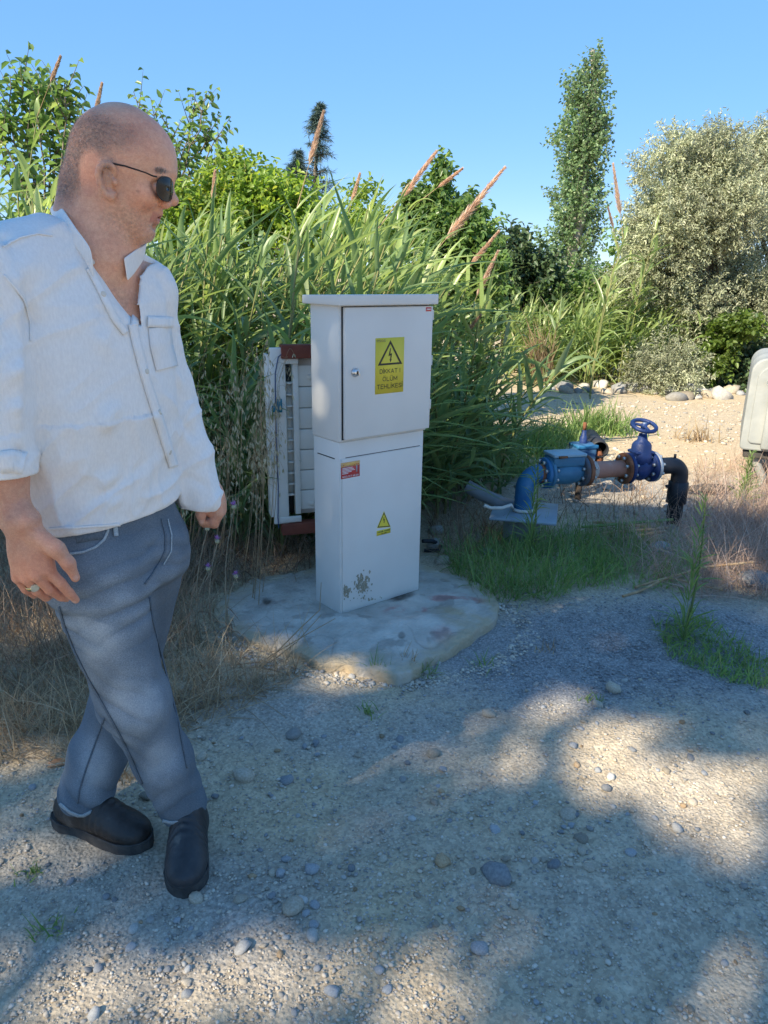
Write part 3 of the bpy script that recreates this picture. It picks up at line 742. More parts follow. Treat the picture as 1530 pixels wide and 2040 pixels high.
# spool
b0 = a0+.052; b1 = sx(1236)
mob('spool_pipe', *lathe([(0, .06), (.012, .05), (b1-b0, .047)], (b0, 0, zz_), ax, 28), pinkr, pipe, True)
mob('seal_wrap', *lathe([(0, .056), (.0, .0615), (.02, .057), (.045, .051), (.045, .048)], (b0+.001, 0, zz_), ax, 24), mat('pale_wrap', (.35, .30, .26), (.52, .48, .43), .9, 40, .4, 90), pipe, True)
f = disc(b1, b1+.022, R1*1.03, rust); f2 = disc(b1+.026, b1+.046, R1*1.03, bluev); bolts_on(f, b1, b1+.046, .07)
# gate valve
g0, g1 = b1+.046, sx(1290); gc = (g0+g1)/2
gate = mob('valve_body', *lathe([(0, .055), (.02, .058), ((g1-g0)*.5, .078), (g1-g0-.02, .058), (g1-g0, .055)], (g0, 0, zz_), ax, 30), bluev, pipe, True)
pb_ = [(0, .0), (0.0, .066), (.07, .064), (.085, .058), (.125, .055), (.14, .045), (.152, .03), (.19, .022), (.19, 0)]
bon = mob('valve_bonnet', *lathe([(s, r) for s, r in pb_], (gc, 0, zz_+.01), (0, 0, 1), 24), bluev, pipe, True)
bev(mob('bonnet_flange', *box(gc-.06, gc+.06, -.05, .05, zz_+.085, zz_+.105), bluev, bon), .008)
mob('stem', *lathe([(0, .011), (.075, .011), (.075, 0)], (gc, 0, zz_+.19), (0, 0, 1), 12), steel, pipe, True)
hw = zz_+.245; n = 36; th = np.linspace(0, 2*math.pi, n+1); rw = .068
tilt = R(19)
def tl(x, y): return [gc+x, y*math.cos(tilt), hw+y*math.sin(tilt)]
V_, F_ = tubes(np.array([tl(rw*math.cos(a), rw*math.sin(a)) for a in th]), np.full(n+1, .0115), 10)
wheel = mob('handwheel', V_, F_, bluev, pipe, True)
for i in range(3):
    a = i*2*math.pi/3+.5
    V_, F_ = tubes(np.array([tl(0, 0), tl(.5*rw*math.cos(a), .5*rw*math.sin(a)), tl(rw*math.cos(a), rw*math.sin(a))]), np.array([.010, .008, .009]), 8); mob('spoke', V_, F_, bluev, wheel, True)
mob('hub', *lathe([(-.014, 0), (-.014, .018), (.012, .018), (.012, 0)], (gc, 0, hw), (0, 0, 1), 14), bluev, wheel)
f = disc(g1, g1+.02, R1, bluev); f2 = disc(g1+.022, g1+.040, R1*1.0, galv); bolts_on(f, g1, g1+.04, .07)
# black plastic elbow going down
h0 = g1+.040; rp = .049; rb2 = .07; hx = sx(1357)
path = [[h0-.001, 0, zz_], [hx-rb2, 0, zz_]]+[[hx-rb2+rb2*math.sin(a), 0, zz_-rb2+rb2*math.cos(a)] for a in np.linspace(.15, math.pi/2, 8)]+[[hx, 0, zz_-rb2-.04]]
path = np.array(path); V_, F_ = tubes(path, np.full(len(path), rp), 24); bp_ = mob('black_elbow', V_, F_, blackp, pipe, True)
V_, F_ = tubes(np.array([[hx, 0, zz_-.10], [hx, 0, zz_-.105], [hx, 0, .14], [hx, 0, .135], [hx, 0, -.15]]), np.array([rp, rp+.009, rp+.009, rp-.004, rp-.004]), 24); mob('black_sleeve', V_, F_, blackp, pipe, False)
for (qx, qz) in ((hx-.05, zz_+rp), ):
    mob('electrode_pin', *lathe([(0, 0), (0, .008), (.022, .008), (.022, 0)], (qx, 0, qz-.004), (0, 0, 1), 10), blackp, bp_)
mob('electrode_pin', *lathe([(0, 0), (0, .008), (.03, .008), (.03, 0)], (hx-rp-.006, 0, zz_-.125), (-1, 0, 0), 10), blackp, bp_)
# pedestal under the elbow
el_w = np.array([PA[0], PA[1], 0])+pd*lx
ped = thing('pedestal', 'square steel plate on a grey concrete post below the blue pipe elbow', 'pedestal', (el_w[0], el_w[1], 0), R(-14))
V_, F_ = box(-.17, .19, -.19, .19, zplate-.012, zplate)
bev(mob('plate', V_, F_, mat('steel_plate', (.24, .30, .36), (.32, .38, .43), .5, 7, .1, 40, c3=(.36, .38, .38)), ped), .002)
bev(mob('post', *box(-.10, .10, -.10, .10, -.15, zplate-.013), mat('post_concrete', (.22, .22, .21), (.32, .32, .30), .95, 7, .4, 50), ped), .008)
# pale hose looped round the elbow's foot
th = np.linspace(-2.9, .4, 18)
pts = [P(962, 1006, 3.86), P(1000, 1010, 3.85)]
loop = [np.array([el_w[0]+.062*math.cos(a), el_w[1]+.062*math.sin(a), zplate+.012]) for a in th]
a_ = np.array([P(964, 1007, 3.87), P(978, 1012, 3.87), P(1000, 1012, 3.88), P(1018, 1006, 3.90)])
a_[:, 2] = np.maximum(a_[:, 2], zplate+.012)
V_, F_ = tubes(np.concatenate([a_, loop]), np.full(len(a_)+len(loop), .0095), 8)
tag(mob('hose', V_, F_, mat('pale_hose', (.55, .53, .48), (.65, .62, .57), .7, 20), None, True), 'pale hose tied around the foot of the blue elbow on the steel plate', 'hose')
pts = np.array([P(930, 968, 4.15), P(960, 985, 4.12), P(1000, 1002, 4.10), P(1028, 1012, 4.09)])
V_, F_ = tubes(pts, np.full(4, .038), 16)
tag(mob('grey_pipe', V_, F_, mat('grey_plastic_pipe', (.16, .18, .20), (.22, .24, .26), .6, 8, .1, 40), None, True), 'grey plastic pipe coming out of the reeds behind the steel plate', 'pipe')
# second valve line behind
QP = P(1160, 900, 4.75); zq = QP[2]
va = thing('air_valve', 'small blue square topped valve on a rusty flange behind the blue meter', 'valve', (QP[0], QP[1], 0), pa_ang)
bev(mob('valve_body', *box(-.07, .075, -.06, .06, zq-.05, zq+.06), mat('faded_blue_paint', (.03, .10, .22), (.06, .15, .28), .55, 10, .1, 40), va), .014, 3)
bev(mob('valve_cap', *box(-.07, .08, -.066, .066, zq+.03, zq+.055), bluep, va), .006)
mob('valve_neck', *lathe([(0, .026), (.04, .024), (.05, .018), (.085, .014), (.085, 0)], (.0, 0, zq+.06), (0, 0, 1), 14), bluev, va, True)
mob('rusty_nut', *lathe([(0, 0), (0, .012), (.05, .012), (.05, 0)], (0, 0, zq+.145), (0, 0, 1), 6), rust, va)
mob('rusty_flange', *lathe([(0, 0), (0, .075), (.03, .075), (.03, 0)], (.075, 0, zq-.04), (1, .25, 0), 26), rust, va)
mob('riser', *lathe([(0, .022), (zq-.02+.2, .022)], (0, 0, -.2), (0, 0, 1), 16), mat('dark_riser', (.05, .04, .035), (.10, .07, .05), .9, 20), va, True)
QB = P(1195, 895, 4.72); d_ = nrm(np.array([-.12, -1, .03]))
bk = thing('black_pipe_stub', 'open black pipe stub pointing at the viewer behind the rusty pipe', 'pipe', (QB[0], QB[1], 0))
zb_ = QB[2]
mob('pipe', *lathe([(-.45, .05), (-.45, .056), (.012, .056), (.012, .047), (-.02, .044), (-.16, .044), (-.16, 0)], (0, 0, zb_), d_, 28), blackp, bk, False)
V_, F_ = tubes(np.array([[.05, .4, zb_], [.055, .44, zb_-.05], [.055, .45, -.2]]), np.full(3, .05), 16); mob('downpipe', V_, F_, rust, bk, True)

# ================================================================ TRAILER AT THE RIGHT EDGE
TY = 5.15
t0 = P(1472, 895, TY); t1 = P(1479, 712, TY); wt = mat('weathered_white_metal', (.27, .285, .275), (.37, .38, .36), .7, 5, .2, 30, c3=(.43, .44, .42), spec=.3)
tr_ = thing('trailer', 'weathered pale metal trailer box with rounded corners and a pipe stub, at the right edge', 'trailer', (t0[0], t0[1], 0), R(-25))
hz0, hz1 = t0[2], t1[2]
def rrect(x0, x1, z0, z1, r, n=8):
    pts = []
    for cx, cz, a0 in ((x1-r, z0+.03, -90), (x1-r, z1-r, 0), (x0+r, z1-r, 90), (x0+.03, z0+.03, 180)):
        rr = r if cz > z0+.1 else .03
        ccx = cx if cz > z0+.1 else (x1-.03 if a0 == -90 else x0+.03)
        for a in np.linspace(a0, a0+90, n): pts.append((ccx+rr*math.cos(R(a)), cz+rr*math.sin(R(a))))
    return pts
def extr(name, pts, y0, y1, mt, parent, w=.008):
    n = len(pts); V_ = [(a, y0, b) for a, b in pts]+[(a, y1, b) for a, b in pts]
    F_ = [list(range(n)), list(range(2*n-1, n-1, -1))]+[[i, i+n, (i+1) % n+n, (i+1) % n] for i in range(n)]
    return bev(mob(name, np.array(V_), F_, mt, parent), w, 2)
extr('body', rrect(0, 1.5, hz0, hz1, .10), 0, .9, wt, tr_, .012)
extr('front_panel', rrect(.045, 1.455, hz0+.05, hz1-.05, .09), -.012, .02, wt, tr_, .01)
bev(mob('rib', *box(.13, .20, -.05, -.011, hz0+.02, hz1-.24), wt, tr_), .015)
bev(mob('rib', *box(.62, .70, -.05, -.011, hz0+.02, hz1-.24), wt, tr_), .015)
mob('stub', *lathe([(-.01, .022), (.10, .022), (.10, .016), (.06, .014), (.06, 0)], (.13, -.012, hz1-.155), (-.12, -1, .06), 16), wt, tr_)
V_, F_ = tubes(np.array([[.10, .03, hz1+.006], [.3, .02, hz1+.02], [1.4, .02, hz1+.02]]), np.full(3, .014), 8); mob('top_rail', V_, F_, wt, tr_, True)
bev(mob('under_frame', *box(.03, 1.45, .03, .8, hz0-.06, hz0-.003), mat('dark_steel', (.04, .04, .04), (.08, .07, .06), .8, 12), tr_), .01)
for x_ in (.18, 1.2):
    V_, F_ = tubes(np.array([[x_-.08, .10, hz0-.05], [x_, .12, hz0-.2], [x_+.02, .12, -.1]]), np.full(3, .03), 8); mob('leg', V_, F_, wt, tr_, True)
lg = P(1420, 945, 4.95)
V_, F_ = stone_mesh(91, .35, 3, .15); V_ = V_*np.array([.17, .06, .055])*np.array([1, 1, 1.6])+np.array([lg[0], lg[1], gzs(lg[0], lg[1])+.045])
tag(mob('log', V_, F_, mat('old_wood', (.05, .045, .04), (.12, .105, .09), .9, 12, .6, 40, stretch=(1, 6, 6)), None, True), 'short dark weathered log lying on the ground before the trailer', 'log')

# ---- odds and ends on the ground
def lie(name, label, cat_, pts, r, m, n=12, group=None):
    A = np.array([G(a, b, z) for a, b, z in pts]); u = np.linspace(0, len(A)-1, n); pp = np.stack([np.interp(u, np.arange(len(A)), A[:, k]) for k in range(3)], -1)
    pp[:, 2] = np.maximum(pp[:, 2], gz(pp[:, 0], pp[:, 1])+r*.7); V_, F_ = tubes(pp, np.full(n, r), 8, True)
    return tag(mob(name, V_, F_, m, None, False), label, cat_, group)
cane = mat('cut_cane', (.34, .20, .10), (.52, .36, .2), .6, 20); caneg = mat('green_cane', (.16, .24, .07), (.26, .33, .12), .6, 12)
for i, (pts, m_, lb) in enumerate([([(1160, 1050, .05), (1340, 1035, .06)], caneg, 'green cut cane lying under the water pipe'), ([(1200, 1062, .04), (1330, 1052, .05)], cane, 'reddish cut cane just below the green cane'), ([(1230, 1075, .03), (1325, 1058, .05)], cane, 'short straw coloured cane lowest of the cut canes'),
        ([(1180, 1040, .04), (1290, 1048, .05)], cane, 'thin cane end crossing behind the green cane'), ([(1265, 1170, .05), (1400, 1130, .12), (1500, 1120, .14)], cane, 'long dry cane lying through the pinkish brush'), ([(1240, 1195, .03), (1330, 1150, .08), (1440, 1175, .08)], cane, 'bent dry stem in front of the pinkish brush')]):
    lie('cane', lb, 'cane', pts, .009 if i < 4 else .006, m_)
lie('cable', 'black cable looping out of the ground right of the cabinet', 'cable', [(842, 1078, .06), (862, 1078, .05), (880, 1086, .0), (872, 1104, .0), (845, 1102, .0)], .011, blackp, 20)
V_, F_ = blades(np.array([G(85, 1528, .012)]), np.array([[.9, .2, .15]]), .09, .04, .1, 5, None, fold=.3, prof='spindle')
tag(mob('dry_leaf', V_, F_, mat('orange_leaf', (.45, .20, .09), (.55, .28, .14), .8, 30), None, True), 'orange brown dry leaf on the straw at the left edge', 'leaf')
for i, (px, py, s_, kk, lb) in enumerate([(868, 1062, .06, 2, 'pale stone block right of the cabinet, uppermost'), (866, 1090, .05, 2, 'pale stone block right of the cabinet, below the black cable'), (880, 1125, .05, 1, 'dusty stone at the back rim of the pad right of the cabinet'), (1505, 1178, .10, 0, 'grey concrete lump in the brush at the right edge'), (1312, 1105, .07, 0, 'grey stone hidden in the grass below the black pipe'), (612, 1075, .035, 2, 'pale stone at the foot of the plastic panel'), (970, 1105, .05, 0, 'grey stone in the grass left of the concrete post')]):
    g = G(px, py); place_stone(g[0], g[1], s_, 5000+i, lb, 'blocks of stone around the pad and pipes', kk, .3)
# ================================================================ VEGETATION
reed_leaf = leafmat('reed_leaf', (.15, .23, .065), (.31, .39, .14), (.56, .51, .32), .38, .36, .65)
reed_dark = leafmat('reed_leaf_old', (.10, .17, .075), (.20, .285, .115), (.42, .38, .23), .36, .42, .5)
reed_stem = mat('reed_stem', (.13, .16, .05), (.26, .24, .10), .6, 6, stretch=(1, 1, .3))
dry = leafmat('dry_straw', (.22, .155, .09), (.44, .34, .21), (.54, .45, .31), .25, .7, .2)
drydark = leafmat('dry_stems', (.17, .115, .075), (.36, .255, .17), (.46, .35, .25), .15, .8, .15)
pinkdry = leafmat('dry_pink_stems', (.30, .21, .155), (.50, .37, .295), (.58, .47, .39), .2, .8, .15)
grassm = leafmat('green_grass', (.12, .205, .06), (.23, .33, .105), (.25, .24, .1), .3, .5, .3)
plume_m = leafmat('reed_plume', (.44, .33, .25), (.66, .54, .42), None, .3, .8, .1)
bark = mat('bark', (.10, .085, .065), (.20, .17, .13), .9, 20, .5, 60)
palebark = mat('pale_bark', (.25, .23, .19), (.36, .34, .29), .9, 12, .4, 40)
oatm = leafmat('oat_husk', (.30, .27, .16), (.50, .46, .32), None, .3, .6, .2)
greenstem = mat('green_stem', (.09, .14, .04), (.15, .2, .07), .6, 10)

# ---- giant reeds: a stalk is a thing (> stem, leaf ...)
RL = []
for i in range(8):
    rg = np.random.default_rng(50+i)
    L_ = 1.0; dr = .12+.09*i
    V_, F_ = blades(np.zeros((1, 3)), np.array([[1, 0, 0]]), 1.0, .085+.012*(i % 3), dr, 7, None, fold=.5)
    V_ = V_ + np.stack([0*V_[:, 0], .05*np.sin(V_[:, 0]*4+i), 0*V_[:, 0]], -1)
    RL.append([mk_mesh('leaf', V_, F_, m_, True) for m_ in (reed_leaf, reed_dark)])
def stalk_path(base, h, lean, K=9):
    t = np.linspace(0, 1, K)[:, None]
    return base[None]+np.array([0, 0, h])*t+np.array([lean[0], lean[1], -.18*np.hypot(*lean)])*(t**2)
def plume_geo(rg, p0, d, L, wid):
    n = 900; t = rg.random(n)**.8
    ax_ = p0[None]+d[None]*(t*L)[:, None]
    r_ = rg.normal(size=(n, 3)); dd = nrm(d[None]*1.35+nrm(r_)*.5)
    return blades(ax_, dd, L*.16*(1.15-t)*rg.uniform(.5, 1.2, n)+.02, wid, .1, 2, rg, prof='spindle')
def where_reed(b):
    px = proj([b[0], b[1], 1.0])[0]; dep = 'at the front of' if b[1] < 4.35 else 'deep in'
    for lim, w in ((150, 'behind the man\'s right shoulder'), (430, 'behind the man\'s face and left arm'), (640, 'between the man and the cabinet'), (830, 'behind the cabinet'), (2000, 'right of the cabinet')):
        if px < lim: return 'giant reed stalk %s the thicket %s' % (dep, w), 'giant reeds %s the thicket %s' % (dep, w)
def reed(base, h, lean, seed, detail, dark=False, plume=None, label=None, group=None, nl=None):
    rg = np.random.default_rng(seed); path = stalk_path(np.array([0., 0, 0]), h, lean)
    root = thing('reed', label or where_reed(base)[0], 'reed', base, 0, group or (where_reed(base)[1] if not label else 'reed stalks with plumes'))
    V_, F_ = tubes(path, np.linspace(.011, .004, len(path)), 5); mob('stem', V_, F_, reed_stem, root, True)
    n = nl or int(rg.integers(13, 18)); t = np.linspace(.16, 1.0, n)+rg.uniform(-.02, .02, n); t = np.clip(t, 0, .998)
    i0 = np.clip((t*8).astype(int), 0, 7); fr = (t*8-i0)[:, None]
    pp = path[i0]*(1-fr)+path[i0+1]*fr; tan = nrm(path[i0+1]-path[i0])
    az = np.where(np.arange(n) % 2 == 0, 0., math.pi)+rg.uniform(-.9, .9, n)+rg.uniform(0, 6.28)
    pitch = np.radians(rg.uniform(28, 58, n)+22*(t > .85))
    L_ = rg.uniform(.38, .62, n)*(1-.35*(t > .9))
    bias = np.array([.35, -.05, 0])
    dirs = np.stack([np.cos(az)*np.cos(pitch), np.sin(az)*np.cos(pitch), np.sin(pitch)], -1)+bias+.35*tan
    dirs = nrm(dirs)
    if detail:
        for j in range(n):
            d = dirs[j]; s = nrm(np.cross([0, 0, 1], d)); u = np.cross(d, s)
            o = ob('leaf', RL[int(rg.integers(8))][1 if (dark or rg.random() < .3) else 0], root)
            k = L_[j]*(1+.1*rg.normal()); ro = rg.normal(0, .35)
            s2 = s*math.cos(ro)+u*math.sin(ro); u2 = np.cross(d, s2)
            mt = Matrix.Identity(4)
            for a in range(3): mt[a][0] = d[a]*k; mt[a][1] = s2[a]*k*.75; mt[a][2] = u2[a]*k; mt[a][3] = pp[j][a]
            o.matrix_local = mt
    else:
        V_, F_ = blades(pp, dirs, L_, rg.uniform(.030, .050, n), rg.uniform(.1, .8, n), 6, rg, fold=.5)
        stuffpart(mob('leaves', V_, F_, reed_dark if dark else reed_leaf, root, True))
    if plume:
        tip = path[-1]; d = nrm(plume[0]); L0 = plume[1]
        V_, F_ = tubes(np.stack([tip, tip+d*L0*.6, tip+d*L0*(1.0+plume[2]*.9)]), np.array([.004, .003, .001]), 4); mob('flower_stalk', V_, F_, dry, root, True)
        V_, F_ = plume_geo(rg, tip+d*L0, d, plume[2], .007); stuffpart(mob('plume', V_, F_, plume_m, root))
    return root
ENVX = [-200, 0, 60, 140, 200, 330, 380, 450, 520, 590, 650, 700, 760, 850, 900, 950, 1000, 1060]
ENVY = [250, 265, 290, 330, 390, 380, 365, 370, 360, 345, 335, 415, 420, 435, 470, 540, 620, 740]
rng = np.random.default_rng(3); nre = 0; seedi = 0
while nre < 215:
    seedi += 1
    x = rng.uniform(-3.3, .95); y = rng.uniform(3.55, 5.6)
    if y < 3.75+.35*(x < -.9)+max(0, (x+.2))*1.1+.25*math.sin(x*5): continue
    if x > .45 and y < 4.6: continue
    px = proj([x, y, 1.0])[0]
    if px > 985 or px < -150: continue
    top = np.interp(px+rng.uniform(-25, 25), ENVX, ENVY)+rng.uniform(0, 1)**1.5*200+25
    h = P(px, top, y)[2]-.08
    if h < .5: continue
    front = y < 4.5 and nre < 150
    reed((x, y, gzs(x, y)-.03), h, (rng.uniform(.0, .5)*h*.6, rng.uniform(-.3, .12)*h*.5), seedi, front, rng.random() < .35)
    nre += 1
# low leafy reeds leaning over at the front of the thicket
for i in range(34):
    px = rng.uniform(330, 1000); y = 3.6+max(0, (px-700)/300)*1.2+rng.uniform(0, .5)
    b = P(px, 1000, y); h = rng.uniform(.5, 1.0)
    if px > 560 and px < 660: y = 3.95
    reed((b[0], y, gzs(b[0], y)-.03), h, (rng.uniform(-.1, .35), rng.uniform(-.45, -.05)), 900+i, i % 2 == 0, True, label=None)
# stalks with plumes, one by one:  (plume foot px, plume tip px, distance, label)
PL = [((615, 330), (643, 228), 5.0, 'tall reed with a slim upright plume before the blue conifer'), ((795, 400), (866, 306), 5.0, 'reed with a leaning brown plume above the left part of the cabinet lid'),
      ((885, 480), (1000, 340), 5.1, 'reed with the largest brown plume, leaning far right above the cabinet'), ((935, 530), (990, 465), 5.2, 'reed with a small bent plume right of and below the largest plume'),
      ((700, 405), (716, 350), 5.6, 'reed with a thin short plume between the conifer and the leaning plumes'), ((870, 375), (918, 338), 5.6, 'reed with a half open greenish plume between the two big leaning plumes'),
      ((190, 225), (202, 170), 5.6, 'reed with a thin plume rising behind the top of the man\'s head'), ((100, 165), (119, 116), 5.6, 'reed with a thin plume at the upper left before the leafy tree'),
      ((424, 400), (428, 345), 4.8, 'reed with a pale thin plume right of the man\'s face'), ((1236, 430), (1222, 330), 9.0, 'reed with a thin dark plume standing alone between the poplar and the silvery tree'),
      ((1222, 455), (1212, 415), 9.2, 'reed with a short straw plume just right of the poplar'), ((925, 665), (955, 630), 4.9, 'reed with a small straw plume right of the cabinet lid'),
      ((950, 590), (990, 505), 5.6, 'reed with a broken dull plume by the dark bush')]
for i, (a, b, Y, lab_) in enumerate(PL):
    A, B = P(*a, Y), P(*b, Y-.05); d = B-A; L = np.linalg.norm(d); d = d/L
    tip = A-d*.25; base = np.array([tip[0]-.25-.2*d[0], Y+.05, 0]); base[2] = gzs(base[0], base[1])-.03
    ln = tip-base
    h = ln[2]+.18*math.hypot(ln[0], ln[1])
    reed(base, h, (ln[0], ln[1]), 700+i, Y < 5.5, False, (d, .25, L*1.02), lab_, None, 12)

# dense growth filling the depth of the thicket
def undergrowth(name, label, n, sampler, seed, L, W, m, up=1.0, droop=(.2, .8), segs=4, fold=.4, prof='reed', wind=None, catg='undergrowth'):
    rg = np.random.default_rng(seed); b = sampler(rg, n); n = len(b)
    d = rg.normal(size=(n, 3)); d[:, 2] = np.abs(d[:, 2])+up
    V_, F_ = blades(b, d, rg.uniform(*L, n), rg.uniform(*W, n), rg.uniform(*droop, n), segs, rng=rg, fold=fold, wind=wind, prof=prof)
    return tag(mob(name, V_, F_, m, None, fold > 0), label, catg, kind='stuff')
def samp_thick(rg, n):
    x = rg.uniform(-3.6, .7, n); y = rg.uniform(4.4, 6.2, n); k = (x < .2) | (y > 5.0)
    x, y = x[k], y[k]; px = proj(np.stack([x, y, 0*x+1], -1))[:, 0]
    top = np.array([P(a, np.interp(a, ENVX, ENVY)+90, b)[2] for a, b in zip(px, y)])
    return np.stack([x, y, rg.random(len(x))*np.maximum(top-.25, .1)], -1)
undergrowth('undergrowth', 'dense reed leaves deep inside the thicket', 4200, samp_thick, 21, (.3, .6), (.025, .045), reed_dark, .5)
def samp_front(rg, n):
    px = rg.uniform(-80, 1010, n); y = 3.75+np.maximum(0, (px-650)/350)*1.1+rg.uniform(0, .9, n)
    y = np.where((px > 540) & (px < 660), np.maximum(y, 3.85), y)
    b = np.array([P(a, 1000, c) for a, c in zip(px, y)]); b[:, 1] = y
    b[:, 2] = gz(b[:, 0], b[:, 1])+rg.random(n)**1.6*.75*np.clip((1100-px)/250, .15, 1); return b
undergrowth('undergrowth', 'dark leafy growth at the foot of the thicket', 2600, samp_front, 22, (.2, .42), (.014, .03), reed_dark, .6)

# ---- trees
def trunkgeo(base, h, r, rg, limbs, lean=(0, 0)):
    t = np.linspace(0, 1, 8)[:, None]; pth = np.asarray(base)[None]+np.array([lean[0], lean[1], h])*t+.02*h*rg.normal(size=(8, 3))*np.array([1, 1, 0])*t
    parts = [tubes(pth, np.linspace(r, r*.3, 8), 8)]
    for c in limbs:
        k = int(rg.integers(2, 7)); s = pth[k]; e = np.asarray(c); m_ = (s+e)/2+np.array([0, 0, .08*h])*rg.uniform(.3, 1)
        tt = np.linspace(0, 1, 7)[:, None]; lp = s*(1-tt)**2+2*m_*tt*(1-tt)+e*tt**2
        parts.append(tubes(lp, np.linspace(r*.45, r*.08, 7), 6))
    return cat(parts)
def crowngeo(rg, clumps, twigs, nleaf, twl, LL, LW, updir=.3, droop=.2, shell=.45):
    P0, D0, TL = [], [], []
    for c, r, wgt in clumps:
        n = max(4, int(twigs*wgt)); d = nrm(rg.normal(size=(n, 3))); rad = rg.random(n)**shell
        p = np.asarray(c)[None]+d*rad[:, None]*np.asarray(r)[None]*rg.uniform(.82, 1.08, n)[:, None]
        P0.append(p); D0.append(nrm(d*np.asarray(r)[None]/np.max(r)+np.array([0, 0, updir])+rg.normal(0, .35, (n, 3)))); TL.append(twl*rg.uniform(.6, 1.3, n))
    P0 = np.concatenate(P0); D0 = np.concatenate(D0); TL = np.concatenate(TL); n = len(P0)
    t = np.linspace(.05, 1, nleaf)[None, :, None]
    lp = P0[:, None]+D0[:, None]*TL[:, None, None]*t+rg.normal(0, twl*.05, (n, nleaf, 3))
    S, U = frames(D0); a = (np.arange(nleaf)*2.4)[None]+rg.uniform(0, 6.28, n)[:, None]
    side = np.cos(a)[..., None]*S[:, None]+np.sin(a)[..., None]*U[:, None]
    ld = D0[:, None]*.55+side*.8+np.array([0, 0, -droop])+rg.normal(0, .25, (n, nleaf, 3))
    nn = np.array([0, 0, 1.0])+rg.normal(0, .55, (n, nleaf, 3))
    V1, F1 = leaves(lp.reshape(-1, 3), ld.reshape(-1, 3), nn.reshape(-1, 3), rg.uniform(.7, 1.2, n*nleaf)*LL, rg.uniform(.8, 1.15, n*nleaf)*LW)
    K = 3; tt = np.linspace(0, 1, K)[None, :, None]
    tw = tubes(P0[:, None]+D0[:, None]*TL[:, None, None]*tt, np.broadcast_to(np.array([[.010, .007, .003]])*twl*1.2, (n, K)), 3)
    return (V1, F1), tw
def tree(name, label, catg, base, trunk_h, trunk_r, clumps, twigs, nleaf, twl, LL, LW, m, seed, bk=None, group=None, **kw):
    rg = np.random.default_rng(seed); base = np.asarray(base, float)
    root = thing(name, label, catg, base, 0, group)
    cl = [(np.asarray(c)-base, r, w) for c, r, w in clumps]
    lim = [c for c, r, w in cl if w > .35][:16]
    V_, F_ = trunkgeo(np.zeros(3), trunk_h, trunk_r, rg, lim); mob('trunk', V_, F_, bk or bark, root, True)
    (V1, F1), tw = crowngeo(rg, cl, twigs, nleaf, twl, LL, LW, **kw)
    stuffpart(mob('crown', V1, F1, m, root)); stuffpart(mob('twigs', *tw, bk or bark, root))
    return root
def shoot_tree(name, label, catg, base, shoots, LL, LW, m, seed, spacing=.035, r=.012, group=None, extra=None, side_twigs=6, twl=.22, start=.1, droop=.45):
    """shoots: world polylines (K,3)"""
    rg = np.random.default_rng(seed); base = np.asarray(base, float); root = thing(name, label, catg, base, 0, group)
    st, lf = [], []
    allp = []
    for s in shoots:
        s = np.asarray(s)-base; tt = np.linspace(0, 1, 14); u = np.linspace(0, 1, len(s))
        pth = np.stack([np.interp(tt, u, s[:, k]) for k in range(3)], -1); pth[1:-1] += rg.normal(0, .012, (12, 3)); allp.append((pth, r))
        L = np.linalg.norm(np.diff(pth, axis=0), axis=1).sum()
        for _ in range(int(side_twigs*L/1.2)):
            k = int(rg.integers(3, 13)); d = nrm(pth[min(k+1, 13)]-pth[k-1]); sd = nrm(np.cross(d, rg.normal(size=3)))
            e = nrm(d*.8+sd*.8); q = np.linspace(0, 1, 14)[:, None]
            allp.append((pth[k]+e*q*twl*rg.uniform(.5, 1.4)+np.array([0, 0, .04])*q**2, r*.4))
    for pth, rr in allp:
        st.append(tubes(pth, np.linspace(rr, rr*.2, 14), 5))
        L = np.linalg.norm(np.diff(pth, axis=0), axis=1).sum(); n = max(4, int(L/spacing))
        t = np.linspace(start, 1, n)*12.99; i0 = t.astype(int); fr = (t-i0)[:, None]
        p = pth[i0]*(1-fr)+pth[np.minimum(i0+1, 13)]*fr; d = nrm(pth[np.minimum(i0+1, 13)]-pth[i0])
        S, U = frames(d); a = np.arange(n)*2.4+rg.uniform(0, 6)
        sd = np.cos(a)[:, None]*S+np.sin(a)[:, None]*U
        ld = d*.45+sd*.9+np.array([0, 0, -droop])+rg.normal(0, .2, (n, 3))
        lf.append(leaves(p, ld, np.array([0, 0, 1.])+rg.normal(0, .45, (n, 3)), rg.uniform(.7, 1.2, n)*LL*(1-.35*(t/13)), rg.uniform(.85, 1.1, n)*LW*(1-.3*(t/13)), .5))
    mob('trunk', *cat(st), bark, root, True); stuffpart(mob('crown', *cat(lf), m, root))
    return root
green1 = leafmat('broad_leaf', (.095, .175, .055), (.18, .275, .085), (.27, .35, .12), .4, .35, .5)
green2 = leafmat('light_leaf', (.15, .25, .055), (.26, .35, .08), (.34, .38, .09), .45, .4, .4)
dkgreen = leafmat('dark_leaf', (.05, .09, .045), (.10, .15, .065), None, .2, .4, .4)  # dark green; the bushes' shaded side is put into this leaf colour
poplm = leafmat('poplar_leaf', (.115, .20, .10), (.22, .315, .15), (.32, .39, .22), .35, .35, .5)
olivm = leafmat('silvery_leaf', (.29, .325, .20), (.44, .46, .31), (.52, .52, .38), .25, .5, .4)
conif = leafmat('conifer_needles', (.06, .10, .09), (.11, .165, .145), None, .1, .5, .3)
popb = leafmat('vine_leaf', (.09, .15, .03), (.17, .24, .06), None, .4, .4, .4)

